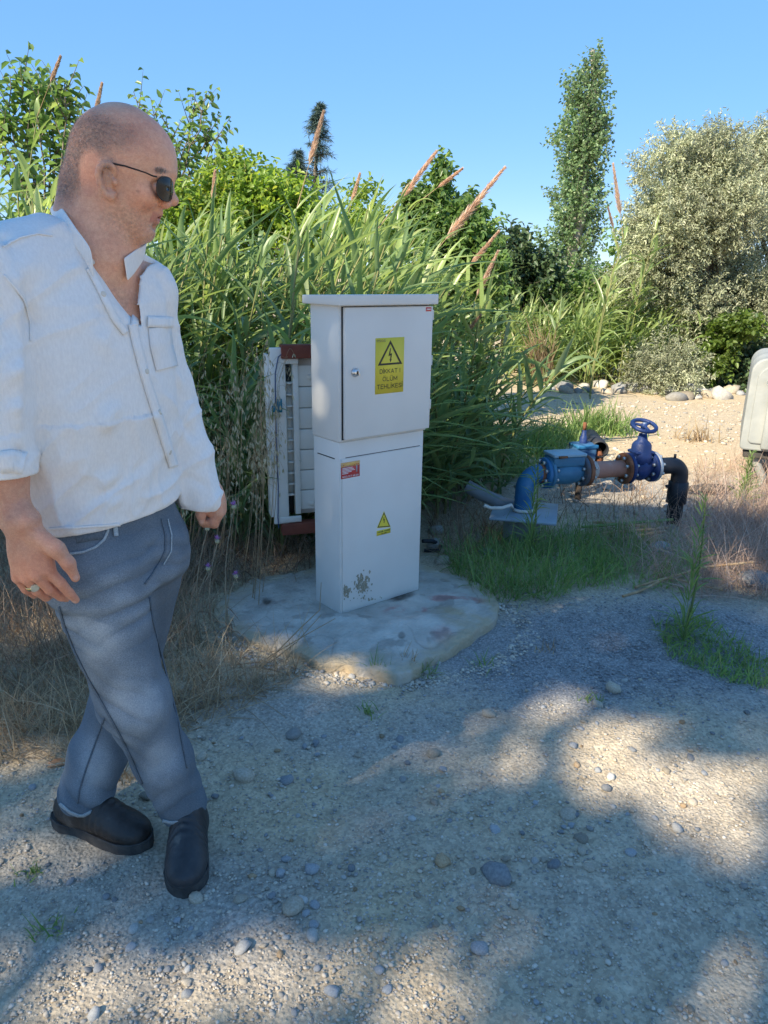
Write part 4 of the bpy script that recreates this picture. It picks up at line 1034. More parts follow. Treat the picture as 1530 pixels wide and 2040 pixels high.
Y = 7.0
def sh(*pts, Y=Y): return np.array([P(a, b, Y+j*.03) for j, (a, b) in enumerate(pts)])
sx_ = rng
shoots = []
for tx, ty in ((20, 150), (48, 138), (75, 165), (95, 150), (128, 158), (150, 185), (-20, 180), (110, 200), (5, 230), (60, 230), (140, 260)):
    shoots.append(sh((60+tx*.2, 640), (55+tx*.5, 400), (tx*1.0, (ty+400)/2-30), (tx, ty), Y=6.6+rng.uniform(-.4, .4)))
b = P(70, 640, 6.6)
shoot_tree('leafy_tree', 'broad leaved tree with many upright shoots at the top left behind the man', 'tree', (b[0], 6.6, 0), [np.concatenate([[[b[0], 6.6, 0]], s]) for s in shoots], .115, .062, green1, 31, .040, .016)
shoots = []
for tx, ty in ((266, 182), (300, 195), (330, 230), (390, 180), (412, 185), (440, 225), (460, 232), (415, 260), (380, 300), (450, 300), (350, 290), (300, 260), (475, 340)):
    shoots.append(sh((330, 640), (335, 440), ((tx+335)/2+5, (ty+420)/2), (tx, ty), Y=7.2+rng.uniform(-.4, .4)))
b = P(330, 640, 7.2)
shoot_tree('leafy_tree', 'slender tree with spreading airy shoots rising behind the man\'s face', 'tree', (b[0], 7.2, 0), [np.concatenate([[[b[0], 7.2, 0]], s]) for s in shoots], .10, .05, green1, 32, .055, .014, side_twigs=5)
def cl(px, py, Y, rx, rz, w=1, ry=None):
    c = P(px, py, Y); return (c, (rx, ry or rx, rz), w)
b = P(470, 640, 6.4)
tree('bushy_tree', 'light green bushy tree between the airy tree and the conifer', 'tree', (b[0], 6.5, 0), 1.6, .05,
     [cl(400, 440, 6.4, .26, .2), cl(450, 410, 6.5, .22, .18), cl(500, 400, 6.5, .2, .16), cl(545, 415, 6.4, .2, .2), cl(590, 430, 6.4, .18, .18), cl(370, 450, 6.3, .22, .2), cl(478, 350, 6.6, .06, .10, .25), cl(545, 360, 6.6, .05, .07, .15), cl(420, 375, 6.6, .05, .09, .15), cl(470, 480, 6.4, .5, .28)], 120, 10, .17, .062, .030, green2, 33, droop=.3)
b = P(690, 640, 6.4)
tree('bushy_tree', 'small yellow green bush top between the conifer and the leaning plumes', 'tree', (b[0], 6.4, 0), 1.4, .04,
     [cl(690, 455, 6.3, .2, .12), cl(735, 455, 6.3, .18, .12), cl(722, 385, 6.3, .05, .02, .25), cl(700, 490, 6.3, .3, .18)], 110, 9, .13, .05, .022, green2, 34, droop=.2)
# conifer: whorled drooping sprays
def conifer(label, pxs, Y, seed):
    rg = np.random.default_rng(seed); (tx, ty), (bx, by), wpx = pxs
    T, B = P(tx, ty, Y), P(bx, by, Y); b = np.array([B[0], B[1], 0]); root = thing('conifer', label, 'tree', b)
    V_, F_ = tubes(np.array([[0, 0, 0], B-b, T-b]), np.array([.08, .05, .008]), 6); mob('trunk', V_, F_, bark, root)
    n = 130; t = rg.random(n)**.7; p = (B+(T-B)*t[:, None])-b; w = wpx/FPX*Y*np.minimum(1, 1.9*(1.06-t))*rg.uniform(.5, 1.15, n)
    a = rg.uniform(0, 6.28, n); d = np.stack([np.cos(a), np.sin(a), rg.uniform(.1, .6, n)], -1)
    K = 16; s = np.linspace(0, 1, K)[None, :, None]
    sp = p[:, None]+nrm(d)[:, None]*w[:, None, None]*s+np.array([0, 0, -.25])*w[:, None, None]*s**2
    tw = tubes(sp, np.broadcast_to(np.linspace(.008, .002, K)[None], (n, K)), 3)
    q = np.repeat(sp.reshape(-1, 3), 3, 0); dd = np.repeat(np.repeat(nrm(d), K, 0), 3, 0)+rg.normal(0, .7, (len(q), 3))
    nd = blades(q, dd, rg.uniform(.05, .11, len(q)), .009, .3, 2, rg, prof='spindle')
    mob('branches', *tw, bark, root); stuffpart(mob('crown', *nd, conif, root)); return root
conifer('dark blue green conifer top rising above the reeds behind the slim plume', ((636, 206), (618, 520), 48), 10, 41)
conifer('low blue green conifer bough left of the conifer top', ((592, 300), (578, 520), 42), 9.5, 42)
b = P(900, 640, 7.6)
tree('leafy_tree', 'dense leafy tree with one thin tall shoot behind the leaning plumes', 'tree', (b[0], 7.6, 0), 1.8, .06,
     [cl(850, 435, 7.6, .13, .15), cl(815, 420, 7.6, .07, .14, .5), cl(905, 450, 7.5, .2, .16), cl(940, 470, 7.5, .18, .2), cl(955, 515, 7.4, .18, .22), cl(900, 510, 7.5, .3, .26), cl(880, 382, 7.6, .04, .12, .3), cl(880, 337, 7.6, .03, .07, .15), cl(935, 420, 7.6, .08, .08, .3), cl(855, 405, 7.6, .05, .08, .2), cl(830, 500, 7.6, .3, .26), cl(950, 600, 7.4, .3, .3), cl(870, 600, 7.5, .35, .28)], 130, 10, .14, .066, .04, green1, 35, droop=.35)
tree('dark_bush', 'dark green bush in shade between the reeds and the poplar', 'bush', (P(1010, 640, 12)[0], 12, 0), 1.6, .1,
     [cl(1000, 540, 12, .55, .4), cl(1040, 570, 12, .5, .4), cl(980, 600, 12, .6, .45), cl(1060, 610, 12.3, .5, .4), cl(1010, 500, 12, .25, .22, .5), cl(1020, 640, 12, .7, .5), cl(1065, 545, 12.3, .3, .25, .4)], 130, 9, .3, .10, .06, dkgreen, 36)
# poplar
ax_px = [(1187, 124, 7), (1184, 142, 14), (1176, 160, 24), (1140, 175, 8), (1145, 205, 16), (1170, 205, 38), (1163, 250, 48), (1160, 290, 54), (1158, 330, 50), (1112, 282, 14), (1195, 275, 20), (1155, 370, 48), (1150, 410, 46), (1105, 400, 12), (1185, 390, 20), (1145, 450, 46), (1140, 490, 52), (1135, 530, 56), (1140, 570, 50), (1085, 480, 14), (1190, 470, 10), (1185, 440, 12)]
pc = []
for a, b_, w in ax_px:
    r = w/FPX*25*.8; pc.append((P(a, b_, 25+rng.uniform(-.3, .3)), (r, r, r*1.25), max(.08, (w/50)**1.6)))
pb0 = P(1140, 560, 25)
tree('poplar', 'tall narrow poplar standing against the sky right of the cabinet', 'tree', (pb0[0], 25, -.2), 8.0, .22, pc, 150, 9, .42, .105, .085, poplm, 37, palebark, updir=1.1, droop=.15, shell=.6)
# silvery trees on the right
oc = []
rg = np.random.default_rng(8)
osil = [(1345, 300, 34), (1375, 310, 38), (1430, 300, 40), (1400, 330, 50), (1320, 370, 45), (1300, 430, 45), (1365, 380, 60), (1440, 370, 60), (1340, 440, 60), (1290, 500, 48), (1270, 560, 45), (1400, 450, 70), (1460, 430, 60), (1330, 520, 60), (1400, 540, 70), (1310, 590, 55), (1380, 620, 65), (1450, 560, 70), (1460, 640, 60), (1425, 275, 16), (1340, 280, 14), (1290, 340, 20)]
for a, b_, w in osil:
    Yc = 11+rg.uniform(-.7, .7); r = w/FPX*11*.88; oc.append((P(a, b_, Yc), (r, r*1.1, r), (w/50)**2))
bo = P(1400, 700, 11)
tree('silvery_tree', 'large silvery grey green tree with rounded clumps at the right', 'tree', (bo[0], 11, 0), 1.9, .13, oc, 250, 14, .22, .052, .018, olivm, 38, droop=.1, updir=.35, shell=.4)
oc2 = [cl(1505, 335, 12, .42, .42), cl(1550, 300, 12, .4, .4), cl(1475, 360, 11.7, .4, .4), cl(1520, 360, 12, .5, .5), cl(1560, 330, 12, .5, .5), cl(1500, 420, 11.7, .5, .5), cl(1540, 480, 11.5, .6, .55), cl(1520, 560, 11.2, .6, .5), cl(1580, 420, 12, .6, .6), cl(1500, 640, 11, .5, .5), cl(1550, 640, 11, .6, .5)]
tree('silvery_tree', 'silvery green tree cut off by the right edge of the picture', 'tree', (P(1560, 700, 11.5)[0], 11.5, 0), 2.0, .13, oc2, 260, 14, .26, .055, .019, olivm, 39, droop=.1, updir=.35)
tree('round_shrub', 'round silvery shrub at the foot of the large silvery tree', 'shrub', (*P(1325, 780, 9.9)[:2], 0), .5, .03,
     [cl(1325, 715, 9.8, .38, .36), cl(1290, 740, 9.8, .28, .26), cl(1365, 740, 9.9, .28, .25), cl(1330, 760, 9.7, .4, .2)], 170, 12, .18, .05, .014, olivm, 40, droop=.1)
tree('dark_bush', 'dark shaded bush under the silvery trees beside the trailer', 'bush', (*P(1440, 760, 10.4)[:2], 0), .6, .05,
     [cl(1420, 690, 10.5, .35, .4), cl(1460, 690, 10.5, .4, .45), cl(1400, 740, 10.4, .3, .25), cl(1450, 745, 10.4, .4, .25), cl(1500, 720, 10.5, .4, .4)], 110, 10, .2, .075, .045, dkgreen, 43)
tree('vine', 'yellow green leafy vine sprays hanging left of the trailer', 'vine', (*P(1430, 770, 10.1)[:2], 0), .7, .02,
     [cl(1432, 700, 10.0, .16, .22), cl(1450, 665, 10.0, .2, .14), cl(1418, 735, 10.0, .12, .12), cl(1478, 655, 10.0, .18, .1)], 60, 9, .15, .075, .05, popb, 44)
# reeds and bushes at the far side of the clearing
fr = np.random.default_rng(12)
for i in range(115):
    px = fr.uniform(1000, 1330); Yf = fr.uniform(10.0, 11.8)
    top = np.interp(px, [1000, 1060, 1120, 1200, 1260, 1330], [600, 590, 580, 540, 560, 640])+fr.uniform(0, 120)
    if i < 6: px, top = 1205+i*9, 440+fr.uniform(0, 70)
    h = P(px, top, Yf)[2]; b = P(px, 700, Yf)
    reed((b[0], Yf, gzs(b[0], Yf)-.02), max(.5, h), (fr.uniform(-.1, .3), fr.uniform(-.3, .1)), 1500+i, False, fr.random() < .2, None, 'tall green reed at the far side of the sunny clearing', 'reeds across the clearing', 16)
tree('leafy_bush', 'green leafy bush below the poplar across the clearing', 'bush', (*P(1090, 720, 12)[:2], 0), .8, .05,
     [cl(1080, 610, 12, .5, .4), cl(1130, 590, 12.4, .5, .4), cl(1040, 640, 11.8, .45, .45), cl(1170, 600, 12.4, .4, .35), cl(1100, 670, 11.8, .6, .4), cl(1200, 640, 12.2, .5, .4), cl(1240, 590, 12, .35, .4), cl(1255, 500, 12, .2, .35, .6)], 110, 10, .28, .085, .05, green1, 45)
V_, F_ = blades(np.array([P(1075+fr.uniform(-10, 30), 745+fr.uniform(-20, 20), 10) for _ in range(160)]), np.array([-.25, 0, 1.])+fr.normal(0, .22, (160, 3)), fr.uniform(.3, .95, 160), .02, fr.uniform(0, .5, 160), 4, fr)
tag(mob('dead_reed', V_, F_, dry, None), 'clump of dead straw coloured reed at the left end of the rubble row', 'dead reed')
def samp_farr(rg, n):
    px = rg.uniform(1000, 1480, n); y = rg.uniform(10.0, 12.5, n); b = np.array([P(a, 700, c) for a, c in zip(px, y)])
    b[:, 2] = rg.random(n)*.9; return b
undergrowth('undergrowth', 'mixed low green growth along the far edge of the clearing', 2600, samp_farr, 55, (.2, .5), (.015, .035), reed_leaf, .6)
def samp_belt(rg, n):
    x = rg.uniform(-60, 60, n); y = rg.uniform(30, 45, n); k = rg.random(n) < .4; x = np.where(k, rg.uniform(-40, -5, n), x); y = np.where(k, rg.uniform(9, 15, n), y); return np.stack([x, y, rg.random(n)**.8*1.6], -1)
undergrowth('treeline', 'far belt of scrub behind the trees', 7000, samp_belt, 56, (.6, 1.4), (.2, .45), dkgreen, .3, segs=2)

# ---- grasses and weeds
def tuft(name, label, catg, px, py, n, h, w, spread, m, seed, up=1.2, droop=(.1, .6), group=None, kind=None):
    rg = np.random.default_rng(seed); c = G(px, py); b = np.stack([c[0]+rg.normal(0, spread, n), c[1]+rg.normal(0, spread*.7, n), np.zeros(n)], -1)
    b[:, 2] = gz(b[:, 0], b[:, 1])-.005; off = np.array([c[0], c[1], 0]); d = rg.normal(0, .35, (n, 3)); d[:, 2] = up
    V_, F_ = blades(b-off, d, rg.uniform(.4, 1.1, n)*h, w, rg.uniform(*droop, n), 4, rg, prof='grass')
    o = tag(mob(name, V_, F_, m, None), label, catg, group, kind); o.location = off; return o
gr = np.random.default_rng(5)
def samp_poly(poly_, rg, n, zmax=0):
    poly_ = np.array(poly_, float); out = []
    lo, hi = poly_.min(0), poly_.max(0)
    x = rg.uniform(lo[0], hi[0], n*4); y = rg.uniform(lo[1], hi[1], n*4); ins = np.zeros(len(x), bool)
    j = len(poly_)-1
    for i in range(len(poly_)):
        xi, yi = poly_[i]; xj, yj = poly_[j]
        with np.errstate(divide='ignore', invalid='ignore'):
            ins ^= ((yi > y) != (yj > y)) & (x < (xj-xi)*(y-yi)/(yj-yi)+xi)
        j = i
    g = np.array([G(a, b)[:2] for a, b in zip(x[ins], y[ins])])[:n]
    return np.concatenate([g, gz(g[:, 0], g[:, 1])[:, None]+zmax*rg.random((len(g), 1))**1.5], -1)
# green grass before the pipes
for i, (poly_, n, hh, m_, lab_) in enumerate([
        ([(880, 1110), (1010, 1075), (1250, 1060), (1290, 1120), (1230, 1170), (1090, 1215), (980, 1215), (900, 1160)], 2300, (.10, .30), grassm, 'fresh green grass below the steel plate and the pipe'),
        ([(1130, 1075), (1330, 1040), (1420, 1130), (1330, 1190), (1180, 1190)], 700, (.08, .22), grassm, 'thin green grass under the rusty pipe'),
        ([(1300, 1260), (1400, 1250), (1530, 1330), (1530, 1385), (1440, 1370), (1330, 1320)], 1100, (.03, .09), grassm, 'low green weeds by the dirt ridge at the right')]):
    def s_(rg, n, poly_=poly_): return samp_poly(poly_, rg, n)
    undergrowth('grass', lab_, n, s_, 60+i, hh, (.0025, .006), m_, 1.1, (.1, .7), 4, 0, 'grass', catg='grass')
# dry grass left, behind the man
for i, (poly_, n, L_, W_, m_, lab_, up, dr) in enumerate([
        ([(-40, 1200), (340, 1080), (440, 1120), (440, 1230), (500, 1310), (440, 1420), (300, 1460), (120, 1480), (-40, 1490)], 2600, (.08, .32), (.002, .005), dry, 'dry straw coloured grass behind the man', .7, (.2, 1.1)),
        ([(-40, 1040), (640, 1060), (620, 1150), (440, 1190), (-40, 1230)], 2200, (.12, .40), (.0025, .006), drydark, 'dry brown weeds at the foot of the thicket', .9, (.1, .7)),
        ([(-40, 1400), (200, 1440), (480, 1360), (620, 1310), (600, 1370), (440, 1450), (200, 1520), (-40, 1540)], 1000, (.10, .34), (.0018, .004), dry, 'flattened straw lying in front of the dry grass', .12, (.05, .3)),
        ([(-60, 1050), (330, 1040), (430, 1100), (420, 1300), (300, 1380), (-60, 1420)], 2000, (.28, .62), (.0018, .0035), drydark, 'tall brown twiggy weeds behind the legs of the man', 1.1, (.05, .5)),
        ([(1370, 1000), (1580, 950), (1600, 1180), (1400, 1160)], 1100, (.25, .62), (.0018, .0038), pinkdry, 'tall dry brush right of the black pipe', .8, (.1, .6)),
        ([(860, 1000), (980, 1000), (1010, 1090), (900, 1140), (850, 1090)], 700, (.08, .28), (.002, .005), drydark, 'dry brown weeds between the cabinet and the steel plate', .8, (.1, .7)),
        ([(1180, 1060), (1560, 1000), (1600, 1220), (1380, 1210), (1250, 1160)], 2600, (.12, .42), (.0018, .004), pinkdry, 'dry pinkish brush sprawling below the black pipe', .35, (.1, .6)),
        ([(1380, 930), (1560, 900), (1600, 1080), (1400, 1080)], 900, (.12, .38), (.002, .005), pinkdry, 'dry pale weeds in front of the trailer', .8, (.0, .4)),
        ([(1080, 960), (1400, 960), (1400, 1040), (1080, 1045)], 420, (.1, .34), (.002, .005), drydark, 'scattered dry stems under and behind the water pipe', 1.0, (0, .3))]):
    def s_(rg, n, poly_=poly_): return samp_poly(poly_, rg, n)
    undergrowth('dry_grass', lab_, n, s_, 70+i, L_, W_, m_, up, dr, 4, 0, 'grass', catg='dry grass')
# wild oats in front of the dark thicket
def oat(px, py_base, py_top, Y, seed, lab_, group):
    rg = np.random.default_rng(seed); b = P(px, py_base, Y); b[2] = gzs(b[0], b[1]); top = P(px+rg.uniform(-20, 30), py_top, Y-.05)
    root = thing('wild_oat', lab_, 'wild oat', b, 0, group); T = top-b
    q = np.linspace(0, 1, 9)[:, None]; pth = T*q+np.array([.05, -.03, 0])*np.sin(q*3)*.6; pth[-2:] += np.array([[.01, 0, -.01], [.05, 0, -.04]])
    V_, F_ = tubes(pth, np.linspace(.0016, .0007, 9), 4); mob('stem', V_, F_, dry, root, True)
    n = 26; t = rg.uniform(.55, 1, n)*7.99; i0 = t.astype(int); p = pth[i0]+(pth[i0+1]-pth[i0])*(t-i0)[:, None]
    e = p+np.stack([rg.normal(0, .028, n), rg.normal(0, .028, n), rg.uniform(-.05, 0, n)], -1)
    qs = np.linspace(0, 1, 4)[None, :, None]; br = tubes(p[:, None]*(1-qs)+e[:, None]*qs+np.array([0, 0, .02])*np.sin(qs*3.14), np.full((n, 4), .0005), 3); stuffpart(mob('branches', *br, dry, root))
    sp_l = blades(np.repeat(e, 2, 0), np.array([0, 0, -1.])+rg.normal(0, .3, (2*n, 3)), rg.uniform(.018, .028, 2*n), .006, .1, 3, rg, prof='spindle'); stuffpart(mob('spikelets', *sp_l, oatm, root))
for i in range(26):
    px = float(gr.uniform(350, 535)); Yo = float(gr.uniform(2.9, 3.4))
    oat(px, float(gr.uniform(1090, 1160)), float(gr.uniform(640, 900)), Yo, 200+i, 'wild oat stalk with drooping pale spikelets between the man and the white panel', 'wild oats before the thicket')
# thistles with small purple heads
pur = leafmat('thistle_petals', (.38, .17, .42), (.5, .28, .52), None, .3, .6, .2)
def thistle(px, py, base_py, Y, seed, lab_):
    rg = np.random.default_rng(seed); h = P(px, py, Y); b = P(px+rg.uniform(-25, 5), base_py, Y+.05); b[2] = gzs(b[0], b[1])
    root = thing('thistle', lab_, 'thistle', b, 0, 'purple thistles beside the man'); T = h-b; q = np.linspace(0, 1, 8)[:, None]
    pth = T*q+np.array([-.03, 0, 0])*np.sin(q*3.14); V_, F_ = tubes(pth, np.linspace(.0028, .0014, 8), 5); mob('stem', V_, F_, mat('thistle_stem', (.22, .2, .14), (.32, .28, .2), .8, 20), root, True)
    V_, F_ = lathe([(0, 0), (0, .003), (.006, .0085), (.014, .008), (.018, .005), (.018, 0)], pth[-1]-np.array([0, 0, .006]), (0, 0, 1), 10); hd = mob('flower_head', V_, F_, mat('thistle_bud', (.28, .30, .18), (.4, .38, .25), .8, 60), root)
    n = 60; V_, F_ = blades(np.repeat((pth[-1]+np.array([0, 0, .01]))[None], n, 0), np.array([0, 0, .8])+rg.normal(0, .5, (n, 3)), rg.uniform(.012, .022, n), .0022, 0, 2, rg); mob('petals', V_, F_, pur, hd)
    n = 14; V_, F_ = blades(np.repeat(pth[-1][None], n, 0), rg.normal(0, 1, (n, 3))+np.array([0, 0, .1]), .024, .002, .1, 2, rg); mob('spines', V_, F_, dry, hd)
    n = 12; i0 = rg.integers(1, 7, n); V_, F_ = blades(pth[i0], rg.normal(0, 1, (n, 3))+np.array([0, 0, .3]), rg.uniform(.03, .07, n), .006, .4, 3, rg); mob('leaves', V_, F_, drydark, root)
for i, (px, py, lab_) in enumerate([(466, 1012, 'purple thistle head nearest the man\'s left hand'), (413, 1055, 'purple thistle head directly under the man\'s left hand'), (433, 1080, 'purple thistle head lower right of the man\'s left hand'), (415, 1135, 'purple thistle head lowest beside the jeans'), (470, 1150, 'half dried thistle head above the left rim of the concrete pad')]):
    thistle(px, py, 1250, 2.55, 300+i, lab_)
# long straws arching over the pad
for i, (pts, lab_) in enumerate([([(520, 1330), (560, 1290), (600, 1250), (637, 1215), (640, 1160)], 'long pale straw leaning against the cabinet over the concrete pad'), ([(500, 1390), (540, 1330), (590, 1280), (640, 1225)], 'second long straw below the leaning straw on the pad'),
        ([(430, 1380), (520, 1330), (600, 1270), (668, 1232)], 'thick dry stalk lying towards the cabinet\'s front corner')]):
    pp = np.array([P(a, b, 2.42+.05*k) for k, (a, b) in enumerate(pts)])
    pp[:, 2] = np.maximum(pp[:, 2], .03); V_, F_ = tubes(pp, np.linspace(.003, .0012, len(pp)), 5)
    o = tag(mob('dry_stalk', V_, F_, dry, None, True), lab_, 'dry stalk')
# little weeds in front of the pad
for i, (px, py, h, lab_) in enumerate([(757, 1352, .13, 'small green weed at the front tip of the pad'), (812, 1335, .12, 'small seeding weed right of the weed at the pad\'s tip'), (855, 1345, .08, 'low green sprig in the gravel right of the pad\'s front tip'), (960, 1330, .09, 'thin green sprig alone in the blue gravel'),
        (735, 1420, .06, 'flat green weed in the dirt below the pad'), (1080, 1300, .05, 'dry little weed in the blue gravel left of the lone stone'), (95, 1850, .07, 'small green weed in the gravel at the lower left'), (60, 1740, .05, 'tiny weed at the left edge below the boots'), (1180, 1405, .05, 'grass wisp on top of the sunny dirt ridge'), (250, 1560, .07, 'dry wisp of grass between the boots')]):
    tuft('weed', lab_, 'weed', px, py, 22, h*1.3, .0045, .02, grassm if 'green' in lab_ or 'tiny' in lab_ or 'wisp on' in lab_ else dry, 400+i, .9)
# one tall green weed at the right and the bright tuft in the clearing
def tall_weed(px, py, top, lab_, Yoff=0):
    rg = np.random.default_rng(px); b = G(px, py); h = P(px+8, top, b[1])[2]
    root = thing('tall_weed', lab_, 'weed', b); pth = np.array([0, 0, h])*np.linspace(0, 1, 8)[:, None]+np.array([.02, 0, 0])*np.sin(np.linspace(0, 3, 8))[:, None]
    V_, F_ = tubes(pth, np.linspace(.006, .002, 8), 6); mob('stem', V_, F_, greenstem, root, True)
    n = 170; t = rg.random(n)**1.3; p = np.array([0, 0, h])*t[:, None]; d = rg.normal(0, .5, (n, 3)); d[:, 2] = rg.uniform(.3, 1.2, n)
    V_, F_ = blades(p, d, (.06+.13*(1-t))*rg.uniform(.6, 1.2, n), .006, .3, 4, rg, prof='spindle'); stuffpart(mob('leaves', V_, F_, grassm, root))
tall_weed(1358, 1290, 985, 'single tall green feathery weed right of the blue gravel')
tall_weed(1052, 1130, 900, 'thin green stalk standing before the steel plate')
tall_weed(1478, 1010, 900, 'bright green weed standing at the foot of the trailer')
for i, (px, py, n, h, lab_) in enumerate([(1188, 862, 500, .42, 'large tuft of bright green grass in the sunny clearing'), (1390, 880, 60, .3, 'thin dry tuft in the clearing left of the trailer'), (1110, 880, 420, .34, 'leafy green tuft right of the thicket behind the pipe'), (1060, 900, 460, .4, 'green leafy tuft at the right foot of the thicket'), (985, 940, 460, .42, 'grey green tuft behind the left end of the water pipe')]):
    tuft('grass_tuft', lab_, 'grass tuft', px, py, n, h, .011, .16 if n > 100 else .1, grassm if 'green' in lab_ else dry, 450+i, .8)

# ---- the trees behind the viewer whose crowns throw the dappled shade
LIT = [[(-50, 1850), (330, 1885), (600, 1825), (760, 1885), (1010, 1925), (950, 2060), (-50, 2060)], [(1335, 1900), (1420, 1885), (1540, 1915), (1540, 2060), (1230, 2060), (1330, 1960)],
       [(1045, 1375), (1190, 1375), (1310, 1460), (1410, 1490), (1540, 1525), (1540, 1800), (1440, 1750), (1340, 1690), (1250, 1620), (1180, 1540), (1120, 1460)],
       [(580, 1515), (640, 1500), (770, 1530), (720, 1562), (600, 1555)], [(535, 1620), (640, 1600), (760, 1612), (880, 1605), (860, 1625), (700, 1645), (580, 1640)], [(960, 1490), (1070, 1490), (1100, 1560), (980, 1560)],
       [(-50, 1660), (130, 1655), (260, 1700), (330, 1690), (340, 1730), (200, 1760), (60, 1740), (-50, 1760)], [(-50, 1475), (150, 1480), (130, 1560), (-50, 1560)], [(470, 1290), (560, 1280), (620, 1310), (740, 1330), (760, 1390), (640, 1395), (560, 1330)],
       [(1420, 1130), (1530, 1110), (1540, 1190), (1440, 1200)]]
def inpoly(g, poly_):
    pts = np.array([G(a, b)[:2] for a, b in poly_]); ins = np.zeros(len(g), bool); j = len(pts)-1
    for i in range(len(pts)):
        xi, yi = pts[i]; xj, yj = pts[j]
        with np.errstate(divide='ignore', invalid='ignore'):
            ins ^= ((yi > g[:, 1]) != (yj > g[:, 1])) & (g[:, 0] < (xj-xi)*(g[:, 1]-yi)/(yj-yi)+xi)
        j = i
    return ins
rg = np.random.default_rng(99)
N = 6200
far_edge = lambda x: np.interp(x, [-5, -1, .5, 1.6, 2.6, 6], [5.2, 5.1, 5.0, 4.55, 4.3, 4.2])
xs = rg.uniform(-4.5, 5.0, N); ysn = rg.uniform(-.6, 5.4, N)
keep = (ysn < far_edge(xs)+rg.normal(0, .10, N)) & (np.abs(xs) < .60*np.maximum(ysn, 0)+1.0+.5*rg.random(N)) & (ysn > .2)
gp = np.stack([xs, ysn], -1)[keep]
lit = np.zeros(len(gp), bool)
gpj = gp+rg.normal(0, .02, gp.shape)
for pl in LIT: lit |= inpoly(gpj, pl)
gp = gp[~lit]
hgt = 10.0+1.5*fbm(gp*.5, 2, 66)+rg.uniform(-1.2, 1.2, len(gp))
cp = np.concatenate([gp, np.zeros((len(gp), 1))], -1)+TO_SUN[None]*(hgt/TO_SUN[2])[:, None]
SPOT = [(P(158, 235, 1.47), .028), (P(128, 420, 1.46), .03), (P(150, 425, 1.45), .02), (P(345, 400, 1.50), .02)]
for s_, r_ in SPOT:
    w = cp-s_; al = (w@TO_SUN)[:, None]; dd = np.linalg.norm(w-al*TO_SUN, axis=1); k = dd > r_+.05; cp = cp[k]
shade_leaf = leafmat('shade_tree_leaf', (.045, .09, .025), (.10, .16, .045), None, .22, .45, .4)
cen = [np.array([-12.7, -6.6]), np.array([-10.2, -6.9]), np.array([-7.7, -6.7]), np.array([-5.2, -7.0])]
own = np.argmin(np.stack([np.hypot(cp[:, 0]-c[0], (cp[:, 1]-c[1])*.3) for c in cen]), 0)
for i, c in enumerate(cen):
    q_ = cp[own == i]; base = np.array([c[0], c[1]-.8, 0.])
    root = thing('shade_tree', ['broad shade tree behind the viewer, farthest to the left', 'broad shade tree behind the viewer, left of the middle', 'broad shade tree behind the viewer, right of the middle', 'broad shade tree behind the viewer, farthest to the right'][i], 'tree', base, 0, 'trees behind the viewer')
    nl = 9; lp = q_[:, None]+rg.normal(0, .055, (len(q_), nl, 3)); lp = lp.reshape(-1, 3)
    sg2 = lp-TO_SUN[None]*(lp[:, 2]/TO_SUN[2])[:, None]; g2 = sg2[:, :2]; lt = np.zeros(len(g2), bool)
    for pl in LIT: lt |= inpoly(g2+rg.normal(0, .012, g2.shape), pl)
    for s_, r_ in SPOT:
        w = lp-s_; al = (w@TO_SUN)[:, None]; lt |= np.linalg.norm(w-al*TO_SUN, axis=1) < r_+.02
    lp = lp[~lt]-base
    ld = rg.normal(0, 1, lp.shape)+np.array([0, 0, -.3]); nn = TO_SUN+rg.normal(0, .5, lp.shape)
    V_, F_ = leaves(lp, ld, nn, rg.uniform(.09, .14, len(lp)), rg.uniform(.07, .10, len(lp)), .1); stuffpart(mob('crown', V_, F_, shade_leaf, root))
    sel = rg.choice(len(q_), min(5, len(q_)), replace=False)
    V_, F_ = trunkgeo(np.zeros(3), 8.0, .16, rg, list(q_[sel]-base)); mob('trunk', V_, F_, bark, root, True)
